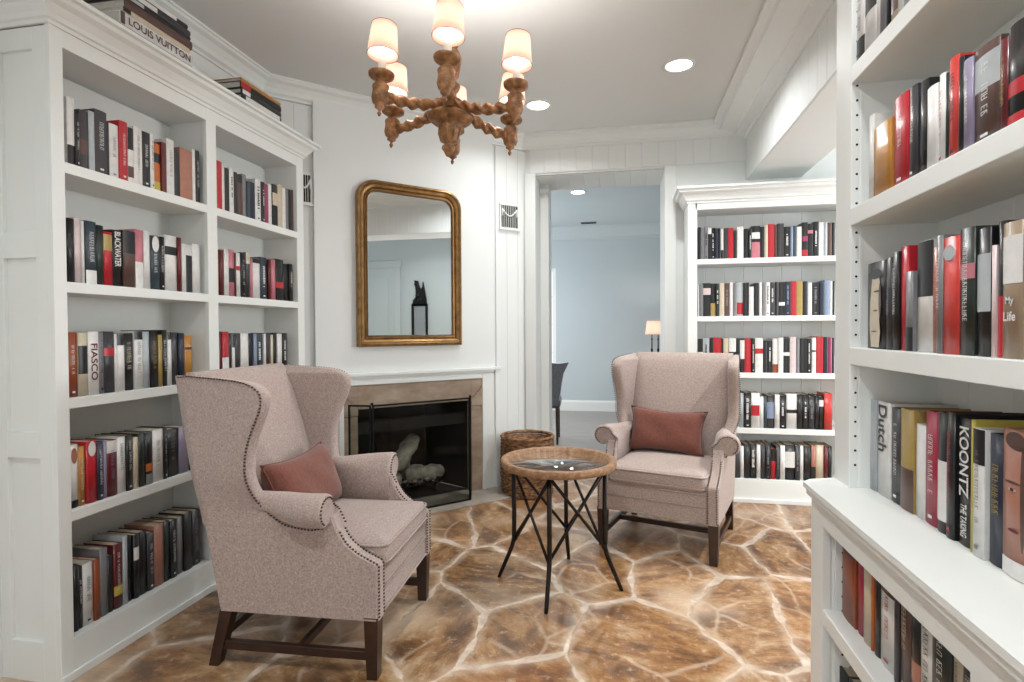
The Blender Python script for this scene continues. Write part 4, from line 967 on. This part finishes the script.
# ================================================================ CHANDELIER
CZ = 2.12
tlt = Matrix.Translation((-.648, 2.099, CZ)) @ Matrix(((1, 0, 0, 0), (0, 1, 0, 0), (-.033, -.086, 1, 0), (0, 0, 0, 1)))
cx_ = Vector((1, 0, -.033)).normalized(); cz_ = Vector((.033, .086, 1)).normalized(); cy_ = cz_.cross(cx_)
cdl = thing('chandelier', 'carved wooden six-arm chandelier with small fabric shades, hanging from the ceiling', 'chandelier')
cm = Matrix((cx_, cy_, cz_)).transposed().to_4x4(); cm.translation = Vector((-.648, 2.099, CZ)); cdl.matrix_world = cm
b = MB().lathe([(.001, -.232), (.008, -.228), (.018, -.21), (.026, -.2), (.024, -.19), (.012, -.186), (.014, -.178), (.034, -.17), (.036, -.15), (.042, -.135), (.042, -.12), (.038, -.108), (.052, -.102), (.07, -.096), (.085, -.084), (.088, -.076), (.08, -.07), (.046, -.068), (.046, -.012), (.036, -.008), (.024, -.004), (.02, .02), (.03, .035), (.034, .05), (.022, .062), (.016, .075), (.026, .09), (.030, .12), (.034, .16), (.024, .185), (.014, .2), (.022, .22), (.024, .26), (.014, .3), (.01, .33), (.001, .335)], n=24)
b.build('turned_column', CARVED, cdl)
b = MB()
for k in range(8):
    a = 2*pi*k/8; b.tube([(.032*cos(a), .032*sin(a), -.165), (.041*cos(a), .041*sin(a), -.14), (.042*cos(a), .042*sin(a), -.115)], [.003, .0045, .003], 6)
b.build('acanthus_carving', CARVED, cdl)
b = MB(); z = .335; top = (CH-CZ)-.03
k = 0
while z < top-.02:
    pts = []
    for i in range(13):
        a = 2*pi*i/12; u, v = .009*cos(a), .017*sin(a)+.014; pts.append((u, 0, z+v) if k % 2 else (0, u, z+v))
    b.tube(pts, .0022, 6, caps=False); z += .026; k += 1
b.build('chain', BRONZE, cdl)
MB().lathe([(.001, top+.03), (.055, top+.028), (.058, top+.018), (.03, top+.004), (.008, top-.01), (.001, top-.012)], n=24).build('canopy', CARVED, cdl)
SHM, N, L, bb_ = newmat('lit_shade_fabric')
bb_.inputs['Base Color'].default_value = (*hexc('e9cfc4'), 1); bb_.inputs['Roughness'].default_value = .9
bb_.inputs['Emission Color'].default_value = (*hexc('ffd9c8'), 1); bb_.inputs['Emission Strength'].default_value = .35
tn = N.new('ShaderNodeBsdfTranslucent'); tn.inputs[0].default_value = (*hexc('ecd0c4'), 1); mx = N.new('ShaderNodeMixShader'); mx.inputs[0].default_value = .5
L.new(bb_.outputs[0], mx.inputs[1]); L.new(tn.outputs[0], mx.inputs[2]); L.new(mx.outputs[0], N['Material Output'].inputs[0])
BULB2 = emis('warm_bulb', 'ffe2c4', 18); CANDLE = mat('candle_sleeve', 'e8e2d8', .5)
RA, PH = .28, .253
for k in range(6):
    a = PH-pi/2-k*pi/3; dx, dy = cos(a), sin(a)
    arm = MB(); pts = []; rr = []; c0 = Vector((dx*.04, dy*.04, -.034)); c1 = Vector((dx*(RA-.02), dy*(RA-.02), -.078))
    # barley-twist arm: a ridged, sagging tube
    n = 44; R = []; sd = Vector((-dy, dx, 0)); m = 14
    for i in range(n+1):
        t = i/n; p = c0.lerp(c1, t)+Vector((0, 0, -.012*sin(pi*t))); tw = 2*pi*4.6*t
        R.append([tuple(p+(sd*cos(th)+Vector((0, 0, 1))*sin(th))*((.0195-.002*t)*(1+.30*cos(2*(th)-tw)))) for th in (2*pi*j/m for j in range(m))])
    arm.rings(R); ao = arm.build('arm', CARVED, cdl)
    cx, cy = dx*RA, dy*RA
    MB().lathe([(.001, -.155), (.005, -.15), (.008, -.142), (.004, -.136), (.006, -.13), (.018, -.122), (.016, -.114), (.026, -.106), (.031, -.09), (.028, -.06), (.031, -.045), (.024, -.036), (.014, -.03), (.014, -.024), (.03, -.018), (.045, -.008), (.047, .002), (.04, .004), (.03, -.002), (.001, -.004)], (cx, cy, 0), 20).build('candle_cup', CARVED, ao)
    MB().lathe([(.001, -.004), (.014, -.004), (.014, .07), (.008, .074), (.001, .075)], (cx, cy, 0), 14).build('candle_sleeve', CANDLE, ao)
    MB().lathe([(.001, .074), (.009, .078), (.016, .1), (.013, .118), (.004, .135), (.001, .137)], (cx, cy, 0), 12).build('bulb', BULB2, ao)
    b = MB(); b.rings([[(cx+r*cos(2*pi*i/28), cy+r*sin(2*pi*i/28), z) for i in range(28)] for r, z in ((.0555, .072), (.0445, .184), (.043, .184), (.054, .072), (.0555, .072))], caps=False)
    b.build('lamp_shade', SHM, ao)
    b = MB()
    for r, z in ((.0558, .073), (.0447, .183)): b.tube([(cx+r*cos(2*pi*i/24), cy+r*sin(2*pi*i/24), z) for i in range(25)], .0016, 5, caps=False)
    b.build('shade_trim', mat('shade_trim', 'b98f80', .8) if 'shade_trim' not in bpy.data.materials else bpy.data.materials['shade_trim'], ao)
    l = bpy.data.lights.new('candle_lamp', 'POINT'); l.energy = 6; l.color = (1, .95, .90); l.shadow_soft_size = .018
    lo = bpy.data.objects.new('candle_lamp', l); COL.objects.link(lo); lo.parent = ao; lo.location = (cx, cy, .150)

# ================================================================ SEEN IN THE MIRROR: black framed hall mirror
hm = thing('hall_mirror', 'narrow black carved-frame mirror on the hall wall, reflected in the gilt mirror', 'mirror', (2.998, 2.13, .62), -pi/2)
b = MB(); w2, h = .13, 1.02; t = .036
b.box((-w2, -.03, 0), (-w2+t, 0, h), .005).box((w2-t, -.03, 0), (w2, 0, h), .005).box((-w2, -.03, 0), (w2, 0, t), .005).box((-w2, -.03, h-t), (w2, 0, h), .005)
b.build('frame', BLACK, hm)
b = MB(); M_ = frame_mtx((0, 0, h), (1, 0, 0), (0, 0, 1), (0, -1, 0))
b.prism([(-.12, -.03), (.12, -.03), (.10, .06), (.06, .10), (.055, .2), (.07, .30), (.075, .36), (.02, .35), (.0, .27), (-.03, .22), (-.05, .26), (-.06, .34), (-.085, .22), (-.11, .08)], .03, M_)
for (x, z, r) in ((-.06, .06, .03), (.03, .12, .035), (.0, .05, .03), (.05, .3, .03)): b.ball((x, -.03, h+z), r, 10, (1, .5, 1))
b.build('carved_crest', BLACK, hm)
MB().box((-w2+t-.004, -.012, t-.004), (w2-t+.004, -.008, h-t+.004)).build('mirror_glass', mat('dimmed_mirror', '8f9598', .25, metal=.6), hm)  # glass coloured grey to dim its bright reflection

# ================================================================ FAR ROOM
dc = thing('dining_chair', 'grey upholstered chair with a pointed curved back, seen through the doorway left edge', 'chair', (-.90, 6.15, 0), radians(184))
b = MB(); Mx = frame_mtx((0, .24, .42), (1, 0, 0), (0, 0, 1), (0, -1, 0))
b.prism([(-.21, 0), (.21, 0), (.235, .12), (.25, .24), (.27, .34), (.33, .46), (.22, .445), (.1, .455), (0, .47), (-.1, .455), (-.22, .445), (-.33, .46), (-.27, .34), (-.25, .24), (-.235, .12)], .06, Mx); b.build('backrest', GREYF, dc)
b = MB(); ol_ = [(.21, 0), (.235, .12), (.25, .24), (.27, .34), (.33, .46), (.22, .445), (.1, .455), (0, .47), (-.1, .455), (-.22, .445), (-.33, .46), (-.27, .34), (-.25, .24), (-.235, .12), (-.21, 0)]
b.tube([(x, .18, .42+z) for x, z in ol_], .006, 6); b.build('piping', WHITE, dc)
cb, _o = cushion_mesh(.235, -.24, .2, .38, .48); cb.build('seat', GREYF, dc)
for sx in (-1, 1):
    for y in (-.2, .2): MB().tube([(sx*.2, y, .4), (sx*.205, y*1.06, 0)], [.022, .016], 4, sq=True).build('leg', WALNUT, dc)
ct_ = thing('console_table', 'dark slim console table against the far room wall, under the lamp', 'console table', (.60, 8.1, 0))
b = MB(); b.box((-.5, -.18, .84), (.5, .18, .875), .004); b.build('table_top', WALNUT, ct_)
MB().box((-.47, -.16, .76), (.47, .16, .84), .003).build('apron', WALNUT, ct_)
for sx in (-1, 1):
    for y in (-.14, .14): MB().box((sx*.44-.02, y-.02, 0), (sx*.44+.02, y+.02, .78), .003).build('leg', WALNUT, ct_)
tl = thing('table_lamp', 'lit table lamp with pink shade on two turned columns, seen through the doorway', 'table lamp', (.45, 8.02, .876))
MB().box((-.09, -.06, 0), (.09, .06, .02), .004).build('base', BRONZE, tl)
for sx in (-1, 1):
    MB().lathe([(.001, .02), (.02, .02), (.02, .035), (.01, .045), (.016, .06), (.018, .075), (.009, .09), (.008, .2), (.014, .215), (.008, .23), (.008, .28), (.001, .28)], (sx*.042, 0, 0), 12).build('turned_column', BRONZE, tl)
b = MB(); b.rings([[(r*cos(2*pi*i/28), r*sin(2*pi*i/28), z) for i in range(28)] for r, z in ((.135, .285), (.11, .47), (.108, .47), (.133, .285), (.135, .285))], caps=False); b.build('lamp_shade', SHM, tl)
l = bpy.data.lights.new('table_lamp_bulb', 'POINT'); l.energy = 17; l.color = (1, .85, .7); l.shadow_soft_size = .03
lo = bpy.data.objects.new('table_lamp_bulb', l); COL.objects.link(lo); lo.parent = tl; lo.location = (0, 0, .38)
MB().ball((0, 0, .38), .025, 10).build('bulb', BULB2, tl)
bpy.context.view_layer.update()
